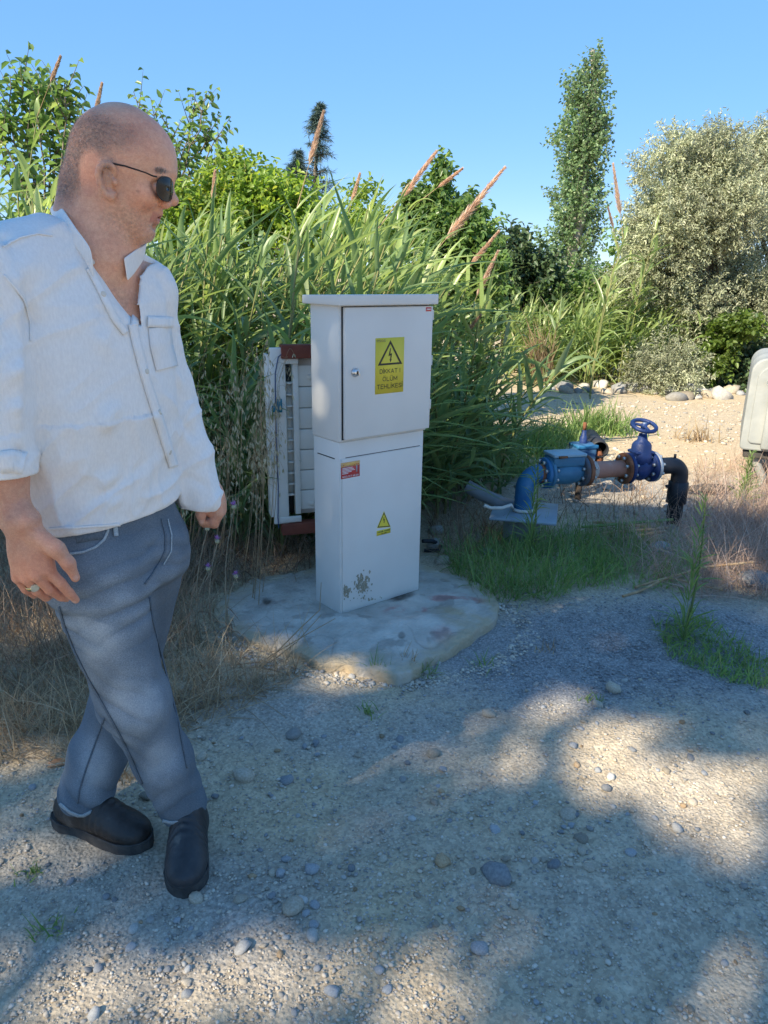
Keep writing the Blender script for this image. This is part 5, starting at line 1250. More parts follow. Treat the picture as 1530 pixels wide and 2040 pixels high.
# ================================================================ THE MAN
class Field:
    """smooth union / difference of shapes, meshed with surface nets"""
    def __init__(s, h): s.h = h; s.pr = []
    def add(s, f, k=.01, op='+'): s.pr.append((f, k, op)); return s
    def ev(s, p, sel=None):
        d = None
        for i, (f, k, op) in enumerate(s.pr):
            if sel is not None and i not in sel: continue
            v = f(p)
            if d is None:
                d = v if op == '+' else np.full(len(p), 1.0); 
                if op == '+': continue
            if op == '+':
                hh = np.clip(.5+.5*(d-v)/k, 0, 1); d = d*(1-hh)+v*hh-k*hh*(1-hh)
            elif op == '-':
                hh = np.clip(.5-.5*(d+v)/k, 0, 1); d = d*(1-hh)-v*hh+k*hh*(1-hh)
            else:                                            # '&'
                hh = np.clip(.5-.5*(d-v)/k, 0, 1); d = d*(1-hh)+v*hh+k*hh*(1-hh)
        return d
    def mesh(s, lo, hi, smooth=1):
        h = s.h; B = 12; lo = np.asarray(lo, float); n = np.ceil((np.asarray(hi)-lo)/h/B).astype(int); S = n*B+1
        D = np.full(S, 1.0, np.float32)
        ce = np.stack(np.meshgrid(*[lo[a]+(np.arange(n[a])+.5)*B*h for a in range(3)], indexing='ij'), -1).reshape(-1, 3)
        C = np.stack([f(ce) for f, k, op in s.pr], 1); rad = B*h*.87+.03
        full = s.ev(ce); g = np.arange(B+1)*h
        lat = np.stack(np.meshgrid(g, g, g, indexing='ij'), -1).reshape(-1, 3)
        act = np.abs(full) < rad*1.7
        for bi in range(len(ce)):
            i, j, k = np.unravel_index(bi, n); sl = (slice(i*B, i*B+B+1), slice(j*B, j*B+B+1), slice(k*B, k*B+B+1))
            if not act[bi]:
                if full[bi] < 0: D[sl] = np.minimum(D[sl], -1.0)
        for bi in np.nonzero(act)[0]:
            i, j, k = np.unravel_index(bi, n); sl = (slice(i*B, i*B+B+1), slice(j*B, j*B+B+1), slice(k*B, k*B+B+1))
            sel = {q for q in range(len(s.pr)) if (s.pr[q][2] == '&') or (C[bi, q] < rad*1.8)}
            if not any(s.pr[q][2] == '+' for q in sel): continue
            D[sl] = s.ev(ce[bi]-B*h*.5+lat, sel).reshape(B+1, B+1, B+1)
        ins = D < 0; c = np.zeros(np.array(S)-1, np.uint8)
        for a in (0, 1):
            for b in (0, 1):
                for e in (0, 1): c += ins[a:S[0]-1+a, b:S[1]-1+b, e:S[2]-1+e]
        cells = np.argwhere((c > 0) & (c < 8)); vid = np.full(c.shape, -1, np.int32); vid[tuple(cells.T)] = np.arange(len(cells))
        acc = np.zeros((len(cells), 3)); cn = np.zeros(len(cells))
        cor = [(a, b, e) for a in (0, 1) for b in (0, 1) for e in (0, 1)]
        val = {q: D[cells[:, 0]+q[0], cells[:, 1]+q[1], cells[:, 2]+q[2]].astype(float) for q in cor}
        for q in cor:
            for ax in range(3):
                if q[ax] == 0:
                    r = list(q); r[ax] = 1; r = tuple(r); a, b = val[q], val[r]; m = (a < 0) != (b < 0)
                    t = np.where(m, np.clip(a/np.where(np.abs(a-b) < 1e-9, 1e-9, a-b), 0, 1), 0)
                    pt = np.array(q, float)[None].repeat(len(cells), 0); pt[:, ax] += t
                    acc[m] += pt[m]; cn[m] += 1
        V = lo+h*(cells+acc/cn[:, None]); F = []
        for ax in range(3):
            o1, o2 = [(1, 2), (2, 0), (0, 1)][ax]
            sa = [slice(None)]*3; sb = [slice(None)]*3; sa[ax] = slice(0, -1); sb[ax] = slice(1, None)
            A, Bq = ins[tuple(sa)], ins[tuple(sb)]; ed = np.argwhere(A != Bq)
            ok = (ed[:, o1] > 0) & (ed[:, o2] > 0) & (ed[:, o1] < c.shape[o1]) & (ed[:, o2] < c.shape[o2]); ed = ed[ok]
            flip = A[tuple(ed.T)]
            def cell(d1, d2):
                q = ed.copy(); q[:, o1] += d1; q[:, o2] += d2; return vid[tuple(q.T)]
            Q = np.stack([cell(-1, -1), cell(0, -1), cell(0, 0), cell(-1, 0)], 1)
            Q[~flip] = Q[~flip][:, ::-1]; F.append(Q)
        F = np.concatenate(F); F = F[(F >= 0).all(1)]
        for _ in range(smooth): V = lap(V, F)
        return V, F
def lap(V, F, w=.5):
    e = np.concatenate([F[:, [0, 1]], F[:, [1, 2]], F[:, [2, 3]], F[:, [3, 0]]]); n = len(V)
    s = np.zeros((n, 3)); c = np.zeros(n)
    for a, b in ((0, 1), (1, 0)):
        np.add.at(c, e[:, a], 1)
        for k in range(3): s[:, k] += np.bincount(e[:, a], V[e[:, b], k], n)
    return V*(1-w)+w*s/np.maximum(c, 1)[:, None]
def vnormals(V, F):
    fn = np.cross(V[F[:, 2]]-V[F[:, 0]], V[F[:, 3]]-V[F[:, 1]]); N_ = np.zeros_like(V)
    for k in range(4):
        for a in range(3): N_[:, a] += np.bincount(F[:, k], fn[:, a], len(V))
    return nrm(N_)
def rc(a, b, r1, r2, sq=None):
    a, b = np.asarray(a, float), np.asarray(b, float); ab = b-a; L2 = ab@ab
    def f(p):
        t = np.clip(((p-a)@ab)/L2, 0, 1); q = p-a-t[:, None]*ab
        return np.sqrt((q*q).sum(1))-(r1+(r2-r1)*t)
    return f
def ell(c, r, rot=None):
    c = np.asarray(c, float); r = np.asarray(r, float); Rm = np.eye(3) if rot is None else np.asarray(rot, float)    # rows: local axes
    def f(p):
        q = (p-c)@Rm.T; k0 = np.linalg.norm(q/r, axis=1); k1 = np.linalg.norm(q/(r*r), axis=1)
        return k0*(k0-1)/np.maximum(k1, 1e-9)
    return f
def loft(rings, s, n, cap0=True):
    """rings rows: z, cx, cy, half-width along s, half-depth along n"""
    Q = np.array(sorted(rings, key=lambda q: q[0])); z = Q[:, 0]
    def f(p):
        zz = np.clip(p[:, 2], z[0], z[-1]); cx, cy, a, b = [np.interp(zz, z, Q[:, k]) for k in (1, 2, 3, 4)]
        dx, dy = p[:, 0]-cx, p[:, 1]-cy; u = dx*s[0]+dy*s[1]; v = dx*n[0]+dy*n[1]
        rr = (np.abs(u/a)**2.3+np.abs(v/b)**2.3)**(1/2.3); d = (rr-1)*np.minimum(a, b)
        out = np.maximum(z[0]-p[:, 2], p[:, 2]-z[-1])
        return np.where(out > 0, np.sqrt(np.maximum(d, 0)**2+out**2), np.maximum(d, out))
    return f
def plane(o, n):
    o = np.asarray(o, float); n = nrm(n); return lambda p: (p-o)@n

S_AX = nrm(np.array([.54, .84, 0])); N_AX = np.array([S_AX[1], -S_AX[0], 0])     # across the shoulders (to his left), chest forward
man_base = np.array([-.62, 1.57, 0.0])
man = thing('person', 'balding man in a white shirt, jeans, dark boots and sunglasses, looking right with crossed legs', 'person', man_base)
def mpart(name, V, F, m, parent=None, smooth=True, col=None):
    return mob(name, np.asarray(V)-man_base, F, m, parent or man, smooth, col)
HY = 1.50
def H(px, py, dy=0.0): return P(px, py, HY+dy)

# ---------------------------------------------------------------- body
body = Field(.0026)
# skull and face: the right side of the head is nearest the camera (-y)
cr = H(243, 320); body.add(ell(cr, (.092, .076, .096)), .01)
body.add(ell(H(217, 338), (.064, .073, .086)), .02)
body.add(ell(H(296, 318), (.048, .060, .058)), .02)                          # forehead
body.add(ell(H(262, 383), (.052, .060, .068)), .025)                         # mid face
body.add(rc(H(234, 403, -.048), H(284, 462, -.019), .018, .016), .02); body.add(rc(H(234, 403, .048), H(284, 462, .020), .020, .017), .025)   # jaw
body.add(ell(H(287, 463), (.019, .024, .018)), .012)                         # chin
body.add(rc(H(314, 353, -.036), H(331, 344, .0), .012, .013), .014); body.add(rc(H(314, 353, .036), H(331, 344, .0), .012, .013), .014)       # brow
body.add(ell(H(293, 392, -.040), (.018, .018, .018)), .02); body.add(ell(H(293, 392, .040), (.018, .018, .018)), .02)       # cheek
body.add(ell(H(287, 428), (.028, .032, .024)), .018)                          # muzzle
body.add(rc(H(333, 360), H(340, 394), .0085, .0105), .009)                    # nose
body.add(ell(H(344, 400), (.0115, .0125, .0100)), .006); body.add(ell(H(330, 407, -.014), (.011, .0085, .0085)), .005); body.add(ell(H(330, 407, .014), (.011, .0085, .0085)), .005)
body.add(ell(H(334, 413, -.0075), (.005, .004, .0035)), .003, '-'); body.add(ell(H(334, 413, .0075), (.005, .004, .0035)), .003, '-')
body.add(rc(H(299, 426, -.021), H(315, 424, 0), .0050, .0078), .006); body.add(rc(H(299, 426, .021), H(315, 424, 0), .0050, .0078), .005)      # upper lip
body.add(rc(H(296, 439, -.018), H(306, 442, 0), .0055, .0085), .005); body.add(rc(H(296, 439, .018), H(306, 442, 0), .0055, .0085), .005)       # lower lip
body.add(rc(H(293, 433, -.026), H(320, 433.5, 0), .0022, .0028), .003, '-'); body.add(rc(H(293, 433, .026), H(320, 433.5, 0), .0022, .0028), .003, '-')
body.add(rc(H(308, 452, -.012), H(308, 452, .012), .005, .005), .008, '-')     # hollow above the chin
body.add(ell(H(322, 373, -.036), (.016, .018, .012)), .010, '-'); body.add(ell(H(322, 373, .036), (.016, .018, .012)), .010, '-')     # eye sockets
body.add(ell(H(312, 374, -.033), (.0115, .012, .0115)), .003); body.add(ell(H(312, 374, .033), (.0115, .012, .0115)), .003)
# ears
for sg in (-1, 1):
    e = lambda a, b, dy: H(a, b, sg*dy)
    outer = [e(228, 345, .079), e(225, 333, .085), e(216, 326, .092), e(206, 327, .097), e(198, 335, .100), e(195, 348, .100), e(198, 363, .098), e(204, 377, .094), e(212, 389, .090), e(221, 393, .085), e(227, 386, .080)]
    body.add(ell(e(213, 352, .076), (.015, .016, .026)), .008)
    for a, b in zip(outer[:-1], outer[1:]): body.add(rc(a, b, .0050, .0050), .0035)
    body.add(ell(e(218, 388, .084), (.010, .0055, .010)), .005)
    body.add(rc(e(208, 340, .090), e(205, 368, .090), .0035, .0035), .004)
    body.add(ell(e(217, 362, .098), (.0090, .011, .0125)), .004, '-'); body.add(ell(e(216, 341, .103), (.008, .008, .007)), .004, '-')
    body.add(ell(e(229, 363, .084), (.0045, .006, .0075)), .003)
# neck and shoulders
body.add(rc(H(192, 385, .0), H(184, 500, -.02), .062, .066), .03)
body.add(rc(H(168, 370), H(156, 430, -.0), .030, .040), .03)
body.add(rc(H(216, 425, -.0), H(204, 530, -.030), .050, .050), .03)
body.add(rc(H(200, 395, -.052), H(226, 510, -.046), .012, .011), .03)         # the neck's strap muscle
body.add(rc(H(232, 452), H(258, 462), .024, .013), .025)
RS = np.array([-.672, 1.325, 1.415]); LS = np.array([-.505, 1.606, 1.385])
chest = [(.84, -.595, 1.505, .115, .065), (.98, -.595, 1.50, .128, .070), (1.07, -.590, 1.485, .150, .088), (1.15, -.582, 1.475, .165, .108), (1.28, -.588, 1.468, .178, .102), (1.38, -.590, 1.468, .170, .085), (1.44, -.592, 1.478, .12, .062), (1.47, -.593, 1.485, .075, .05)]
body.add(loft(chest, S_AX, N_AX), .03)
body.add(rc(RS, RS+[.03, .06, .01], .055, .05), .04); body.add(rc(LS, LS+[-.03, -.06, .01], .055, .05), .04)
# right arm and hand (the near one)
EL_R = P(-34, 770, 1.29); WR = P(36, 1040, 1.26)
body.add(rc(RS, EL_R, .050, .042), .03); body.add(rc(EL_R, EL_R*.35+WR*.65, .041, .034), .02); body.add(rc(EL_R*.35+WR*.65, WR, .034, .0265), .02)
body.add(rc(P(30, 1035, 1.27), P(54, 1038, 1.25), .0245, .0245), .02)
hy = 1.255
def Q(px, py, d=0.0): return P(px, py, hy+d)
kn = [Q(92, 1134, -.004), Q(74, 1146, -.008), Q(55, 1152, -.002), Q(37, 1150, .008)]
for i, (k_, w) in enumerate(zip(kn, (Q(58, 1056), Q(50, 1058), Q(42, 1060), Q(34, 1062)))): body.add(rc(w, k_, .0165, .0128), .010)
body.add(ell(Q(58, 1100, .006), (.034, .016, .044), np.array([[.92, 0, .38], [0, 1, 0], [-.38, 0, .92]])), .015)
def finger(pts, rr, kk=.0025):
    rr = [q*.93 for q in rr]
    for a, b, r1, r2 in zip(pts[:-1], pts[1:], rr[:-1], rr[1:]): body.add(rc(a, b, r1, r2), kk)
finger([kn[0], Q(120, 1161, .004), Q(138, 1181, .016), Q(151, 1195, .026)], (.0125, .0108, .0098, .0078))
finger([kn[1], Q(100, 1174, .006), Q(122, 1188, .028), Q(132, 1192, .045)], (.0125, .0112, .0100, .0082))
finger([kn[2], Q(74, 1177, .008), Q(92, 1189, .034), Q(100, 1186, .052)], (.0120, .0106, .0096, .008))
finger([kn[3], Q(52, 1174, .018), Q(68, 1184, .040), Q(76, 1180, .054)], (.0108, .0095, .0086, .0072))
finger([Q(72, 1066, -.006), Q(112, 1094, -.012), Q(136, 1122, -.008), Q(150, 1151, .0)], (.020, .0155, .0120, .0090), .010)
body.add(rc(Q(84, 1090, -.002), Q(96, 1128, .0), .015, .011), .012)           # web of the thumb
# left arm and curled hand
EL_L = P(334, 785, 1.66); WL_ = P(418, 985, 1.65)
body.add(rc(LS, EL_L, .047, .040), .03); body.add(rc(EL_L, WL_, .040, .028), .02)
ly = 1.65
def W(px, py, d=0.0): return P(px, py, ly+d)
body.add(ell(W(424, 1004, .0), (.022, .030, .026)), .02); body.add(rc(W(419, 985), W(426, 1006), .026, .026), .02)
kl = [W(437, 1022, -.020), W(440, 1018, .002), W(440, 1016, .024), W(438, 1012, .042)]
for i, k_ in enumerate(kl): body.add(rc(W(430, 996, -.014+.018*i), k_, .015, .012), .01)
def lf(pts, rr): finger(pts, rr, .004)
lf([kl[0], W(424, 1040, -.020), W(404, 1041, -.014), W(398, 1030, -.004)], (.0120, .0108, .0095, .008))
lf([kl[1], W(427, 1044, .002), W(408, 1043, .006), W(402, 1032, .010)], (.0120, .011, .0098, .0085))
lf([kl[2], W(428, 1042, .022), W(410, 1040, .026), W(405, 1030, .026)], (.0115, .0105, .0095, .008))
lf([kl[3], W(428, 1034, .040), W(414, 1033, .043), W(410, 1026, .040)], (.0105, .009, .008, .007))
finger([W(412, 988, -.026), W(402, 1010, -.036), W(400, 1026, -.034), W(402, 1040, -.030)], (.016, .0135, .0115, .0090), .006)
# pelvis, legs and feet inside the clothes
HPR, HPL = np.array([-.615, 1.425, .845]), np.array([-.528, 1.565, .845])
KNR, KNL = P(266, 1392, 1.47), P(243, 1400, 1.66)
ANR, ANL = np.array([-.508, 1.595, .11]), np.array([-.790, 1.632, .11])
body.add(rc(HPR*.5+HPL*.5-[.03, -.02, 0], HPR*.5+HPL*.5+[.0, .03, 0], .070, .070), .03)
for hp, kn_, an, toe in ((HPR, KNR, ANR, np.array([-.462, 1.46, .045])), (HPL, KNL, ANL, np.array([-.65, 1.565, .045]))):
    body.add(rc(hp, kn_, .080, .054), .03); body.add(rc(kn_, an*.6+kn_*.4, .054, .048), .02); body.add(rc(an*.6+kn_*.4, an, .048, .032), .02); body.add(rc(an-[0, 0, .03], toe-[0, 0, .01], .030, .022), .02)
V_, F_ = body.mesh((-.95, 1.12, .0), (-.28, 1.80, 1.74), 1)
# colour of the skin, as the skin has it: stubble, lips, redness
pxy = proj(np.stack([V_[:, 0], np.full(len(V_), HY), V_[:, 2]], -1)); bx_, by_ = pxy[:, 0], pxy[:, 1]
n1 = fbm(V_*45, 3, 4); n2 = fbm(V_*260, 2, 6); n3 = fbm(V_*14, 3, 9)
base = np.array([.68, .39, .25]); colr = base[None]*(1+.10*n3[:, None])+np.stack([.02*n1, -.008*n1, -.010*n1], -1)
head_m = (V_[:, 2] > 1.44) & (by_ < 490)
def pxell(cx, cy, rx, ry, soft=.5): return in_ell(bx_, by_, cx, cy, rx, ry, soft)
redn = (.55*pxell(318, 405, 40, 24)+.5*pxell(212, 350, 26, 45)+.45*pxell(318, 268, 45, 36)+.3*pxell(265, 250, 70, 30))*head_m
colr += redn[:, None]*np.array([.03, -.055, -.05])
lip = np.clip(pxell(308, 434, 14, 12, .3)*(np.abs(V_[:, 1]-HY) < .028), 0, 1)*head_m
colr = colr*(1-lip[:, None]*.7)+lip[:, None]*.7*np.array([.42, .16, .13])
beard = (pxell(285, 450, 52, 40, .5)*.8+pxell(248, 420, 26, 45, .6)*.35)*head_m*(1-lip)
colr = colr*(1-(beard*.32*(.6+.9*n2.clip(-.4, 1)))[:, None].clip(0, .8))+(beard*.10)[:, None]*np.array([.30, .28, .27])
def hairden(x, y):
    side = np.maximum.reduce([in_ell(x, y, 155, 318, 44, 92, .35), in_ell(x, y, 196, 285, 66, 55, .4), in_ell(x, y, 232, 284, 62, 34, .5)*.75, in_ell(x, y, 246, 338, 12, 38, .5)*.45, in_ell(x, y, 150, 372, 26, 34, .45)*.8])
    return side*(1-in_ell(x, y, 262, 205, 100, 40, .5)*.75)*(1-in_ell(x, y, 212, 352, 24, 42, .3))
hd_ = hairden(bx_, by_)*head_m
hs2 = (.62+.35*n2)*hd_; colr = colr*(1-hs2[:, None])+hs2[:, None]*np.array([.15, .125, .11])
mole = pxell(296, 388, 3.2, 3.0, .4)*head_m*(V_[:, 1] < HY); colr = colr*(1-.5*mole[:, None])+.5*mole[:, None]*np.array([.25, .11, .08])
eye = np.maximum(in_ell(bx_, by_, 327, 374, 4, 4, .2), 0)*(np.abs(np.abs(V_[:, 1]-HY)-.034) < .016)*head_m; colr = colr*(1-eye[:, None])+eye[:, None]*np.array([.6, .55, .5])
brow_ = np.maximum(in_ell(bx_, by_, 326, 347, 18, 5, .5), 0)*(np.abs(np.abs(V_[:, 1]-HY)-.03) < .022)*head_m; colr = colr*(1-.6*brow_[:, None])+.6*brow_[:, None]*np.array([.12, .09, .07])
# chest hair in the open collar, hair on the forearm, nails
chh = pxell(252, 620, 22, 50, .6)*(V_[:, 2] > 1.15)*(V_[:, 2] < 1.45); colr *= (1-.35*chh*(.6+.8*n2))[:, None]
arm = (V_[:, 2] < 1.12) & (V_[:, 2] > .8); colr[arm] *= np.array([.84, .80, .80])
hand = in_ell(V_[:, 0], V_[:, 2], kn[1][0]+.01, kn[1][2]-.02, .075, .055, .5)*(V_[:, 1] < 1.4); colr += hand[:, None]*np.array([.03, -.02, -.02])
for c, r in ((Q(152, 1153, -.009), .007), (Q(147, 1201, .018), .006), (W(401, 1039, -.040), .0075)):
    nl_ = (1-sstep(.6, 1.1, np.linalg.norm(V_-c, axis=1)/r)); colr = colr*(1-.6*nl_[:, None])+.6*nl_[:, None]*np.array([.62, .42, .34])
vein = np.zeros(len(V_))
colr = np.clip(colr, .02, .9)
def skin_mat():
    m = bpy.data.materials.new('skin'); n, l = nodes_of(m); b = n['Principled BSDF']
    at = n.new('ShaderNodeVertexColor'); at.layer_name = 'tone'; tc0 = n.new('ShaderNodeTexCoord'); cur = at.outputs[0]
    for sc_, lo_, hi_ in ((38, .92, 1.07), (170, .91, 1.08), (520, .90, 1.08)):
        q_ = n.new('ShaderNodeTexNoise'); q_.inputs['Scale'].default_value = sc_; q_.inputs['Detail'].default_value = 4; l.new(tc0.outputs['Object'], q_.inputs[0])
        r_ = n.new('ShaderNodeValToRGB'); r_.color_ramp.elements[0].position = .32; r_.color_ramp.elements[1].position = .68; r_.color_ramp.elements[0].color = (lo_+.05, lo_-.02, lo_-.02, 1); r_.color_ramp.elements[1].color = (hi_, hi_, hi_, 1); l.new(q_.outputs[0], r_.inputs[0])
        x_ = n.new('ShaderNodeMix'); x_.data_type = 'RGBA'; x_.blend_type = 'MULTIPLY'; x_.inputs['Factor'].default_value = 1; l.new(cur, x_.inputs[6]); l.new(r_.outputs[0], x_.inputs[7]); cur = x_.outputs[2]
    l.new(cur, b.inputs['Base Color'])
    b.inputs['Roughness'].default_value = .48; b.inputs['Specular IOR Level'].default_value = .4
    b.inputs['Subsurface Weight'].default_value = .12; b.inputs['Subsurface Radius'].default_value = (.008, .003, .0015); b.inputs['Subsurface Scale'].default_value = 1
    tc = n.new('ShaderNodeTexCoord'); vo = n.new('ShaderNodeTexNoise'); vo.inputs['Scale'].default_value = 330; vo.inputs['Detail'].default_value = 4; l.new(tc.outputs['Object'], vo.inputs[0])
    bp = n.new('ShaderNodeBump'); bp.inputs['Strength'].default_value = .45; bp.inputs['Distance'].default_value = .002; l.new(vo.outputs[0], bp.inputs['Height']); l.new(bp.outputs[0], b.inputs['Normal'])
    return m
Nv = vnormals(V_, F_)
crease = .0006*np.sin(V_[:, 2]*420)*in_ell(V_[:, 0], V_[:, 2], WR[0], WR[2]-.02, .05, .035, .5)*0
V_ = V_+Nv*(.0005*fbm(V_*70, 3, 15))[:, None]
bodyV, bodyF = V_, F_
mpart('body', V_, F_, skin_mat(), col={'tone': colr})
bbvh = BVHTree.FromPolygons(V_.tolist(), F_.tolist())

# cropped hair: short strands standing on the scalp, and stubble
rg = np.random.default_rng(4)
fc = V_[F_].mean(1); fpx = proj(np.stack([fc[:, 0], np.full(len(fc), HY), fc[:, 2]], -1)); fn = nrm(np.cross(V_[F_[:, 2]]-V_[F_[:, 0]], V_[F_[:, 3]]-V_[F_[:, 1]]))
hm = (fc[:, 2] > 1.44) & (fpx[:, 1] < 490)
def strands(den, n, L, wdt, m, name, grav):
    w = den*hm; w = w/w.sum(); i = rg.choice(len(fc), n, p=w)
    p = fc[i]+rg.normal(0, .0012, (n, 3)); d = nrm(fn[i]+rg.normal(0, .35, (n, 3))+grav)
    V2, F2 = blades(p-fn[i]*.001, d, rg.uniform(.6, 1.3, n)*L, wdt, .1, 1, rg, prof='grass'); stuffpart(mpart(name, V2, F2, m, smooth=False))
hairm = leafmat('grey_hair', (.10, .085, .075), (.36, .33, .31), (.65, .64, .63), .05, .45, .5)
strands(hairden(fpx[:, 0], fpx[:, 1])**1.1, 46000, .0034, .00042, hairm, 'hair', np.array([-.2, 0, -.5]))
bd = in_ell(fpx[:, 0], fpx[:, 1], 288, 452, 48, 36, .5)*(1-in_ell(fpx[:, 0], fpx[:, 1], 308, 434, 14, 12, .3))*(np.abs(fc[:, 1]-HY) < .075)
strands(bd, 2600, .0022, .0005, hairm, 'stubble', np.array([0, 0, -.6]))
strands(in_ell(fpx[:, 0], fpx[:, 1], 326, 347, 16, 4.5, .4)*(np.abs(np.abs(fc[:, 1]-HY)-.03) < .022), 500, .007, .0007, hairm, 'eyebrow', np.array([-.4, 0, .2]))

# sunglasses
gl = mat('dark_lens', (.008, .009, .012), (.012, .013, .016), .12, 5, spec=.25); gf = mat('dark_frame', (.02, .016, .014), (.04, .03, .028), .3, 20, metal=.5)
sg_ = None
for s_ in (-1, 1):
    ctr = H(331, 375, s_*.033)
    a = np.linspace(0, 2*math.pi, 29)[:-1]; rr = 1/(np.abs(np.cos(a))**2.6+np.abs(np.sin(a))**2.6)**(1/2.6)
    yy = .026*np.cos(a)*rr; zz = .0205*np.sin(a)*rr*np.where(np.sin(a) < 0, 1.05, .9)
    wrap = lambda y: -.30*(np.abs(y+s_*.034)/.064)**2*.055-.004
    def lens(scale, off):
        y = yy*scale; z = zz*scale; return np.stack([ctr[0]+.010+wrap(y)+off+z*.12, np.full_like(y, ctr[1])+y, ctr[2]+z], -1)
    ringsL = [lens(1, .0), lens(.6, .0015), lens(.25, .002), lens(.02, .002)]
    Vl = np.concatenate(ringsL+[r_-np.array([.002, 0, 0]) for r_ in ringsL[::-1]]); K = 8; m_ = 28
    idx = np.arange(K*m_).reshape(K, m_); nx = np.roll(idx, -1, 1); Fl = np.stack([idx[:-1], nx[:-1], nx[1:], idx[1:]], -1).reshape(-1, 4)
    if sg_ is None: sg_ = mpart('sunglasses', Vl, Fl, gl)
    else: mpart('lens', Vl, Fl, gl, sg_)
    rim = np.concatenate([lens(1.0, -.001), lens(1.0, -.001)[:1]]); mpart('rim', *tubes(rim, np.full(len(rim), .0013), 6), gf, sg_)
    hinge = np.array([ctr[0]-.012, HY+s_*.068, H(333, 360)[2]])
    tp = np.array([lens(1, 0)[np.argmax(s_*yy)]*[1, 1, 0]+[0, 0, hinge[2]], hinge, H(290, 344, s_*.076), H(250, 331, s_*.082), H(225, 326, s_*.087), H(208, 332, s_*.084), H(200, 346, s_*.080)])
    mpart('temple', *tubes(tp, np.array([.0016, .0014, .0013, .0015, .0018, .0018, .0012]), 6), gf, sg_)
br = np.array([H(340, 366, -.010), H(345, 362, 0), H(340, 366, .010)]); mpart('bridge', *tubes(br, np.full(3, .0014), 6), gf, sg_)

# ---------------------------------------------------------------- jeans
jn = Field(.0045)
pel = [(.70, -.568, 1.495, .12, .10), (.78, -.586, 1.498, .156, .102), (.86, -.589, 1.498, .162, .105), (.95, -.592, 1.498, .158, .098), (1.02, -.592, 1.492, .155, .095)]
jn.add(loft(pel[1:], S_AX, N_AX), .02)
kR2 = KNR+[.0, -.005, 0]; mR = KNR*.45+ANR*.55
jn.add(rc(HPR+[.01, .01, -.02], KNR, .098, .074), .04); jn.add(rc(KNR, mR, .074, .066), .03); jn.add(rc(mR, ANR+[.0, -.01, .0], .068, .062), .03)
mL = KNL*.45+ANL*.55
jn.add(rc(HPL+[-.008, .0, -.02], KNL, .091, .073), .04); jn.add(rc(KNL, mL, .075, .068), .03); jn.add(rc(mL, ANL+[.015, 0, -.0], .069, .070), .03)
hemR_o, hemR_n = P(362, 1618, 1.58), np.array([.10, .30, -1.0]); hemL_o, hemL_n = P(185, 1625, 1.60), np.array([-.25, .1, -1.0])
cR, cL = plane(hemR_o, hemR_n), plane(hemL_o, hemL_n)
jn.add(lambda p: np.where(p[:, 0] > -.645, cR(p), cL(p)), .004, '&')
jn.add(rc(ANR+[0, -.01, .03], ANR+[0, -.01, -.15], .050, .054), .004, '-'); jn.add(rc(ANL+[.02, 0, .03], ANL+[.02, 0, -.15], .056, .060), .004, '-')
V_, F_ = jn.mesh((-.90, 1.30, .03), (-.30, 1.76, 1.06), 2)
Nv = vnormals(V_, F_)
def wr(c, axis, freq, amp, rad, seed):
    d = np.linalg.norm((V_-c)/rad, axis=1); w = np.exp(-d**2); ph = (V_-c)@nrm(axis)*freq+2.2*fbm((V_-c)*9, 2, seed); return amp*w*(np.abs(np.sin(ph))**.7-.5)
kbR, kbL = KNR+[-.05, .03, 0], KNL
disp = (wr(P(190, 1390, 1.45), (.9, .2, 1), 70, .011, np.array([.10, .12, .10]), 1)+wr(P(300, 1180, 1.42), (-.6, .2, .9), 70, .009, np.array([.12, .12, .09]), 2)+wr(P(215, 1460, 1.48), (1.1, 0, 1), 80, .008, np.array([.07, .1, .09]), 3)
        + wr(P(340, 1570, 1.55), (-.9, .3, 1), 60, .006, np.array([.08, .1, .07]), 4)+wr(P(185, 1575, 1.62), (.9, .2, 1), 60, .007, np.array([.10, .1, .06]), 5)+wr(P(370, 1120, 1.45), (.4, 0, 1), 80, .007, np.array([.08, .1, .08]), 6)
        + wr(P(140, 1200, 1.40), (.5, .2, 1), 75, .006, np.array([.08, .1, .1]), 8)+.0035*fbm(V_*np.array([11, 11, 6]), 3, 13)+.0015*fbm(V_*np.array([30, 30, 14]), 2, 14))
disp *= .55+.9*(fbm(V_*10, 2, 40)*.5+.5)
V_ = V_+Nv*disp[:, None]
jeanV, jeanF = V_, F_
jbvh = BVHTree.FromPolygons(V_.tolist(), F_.tolist())
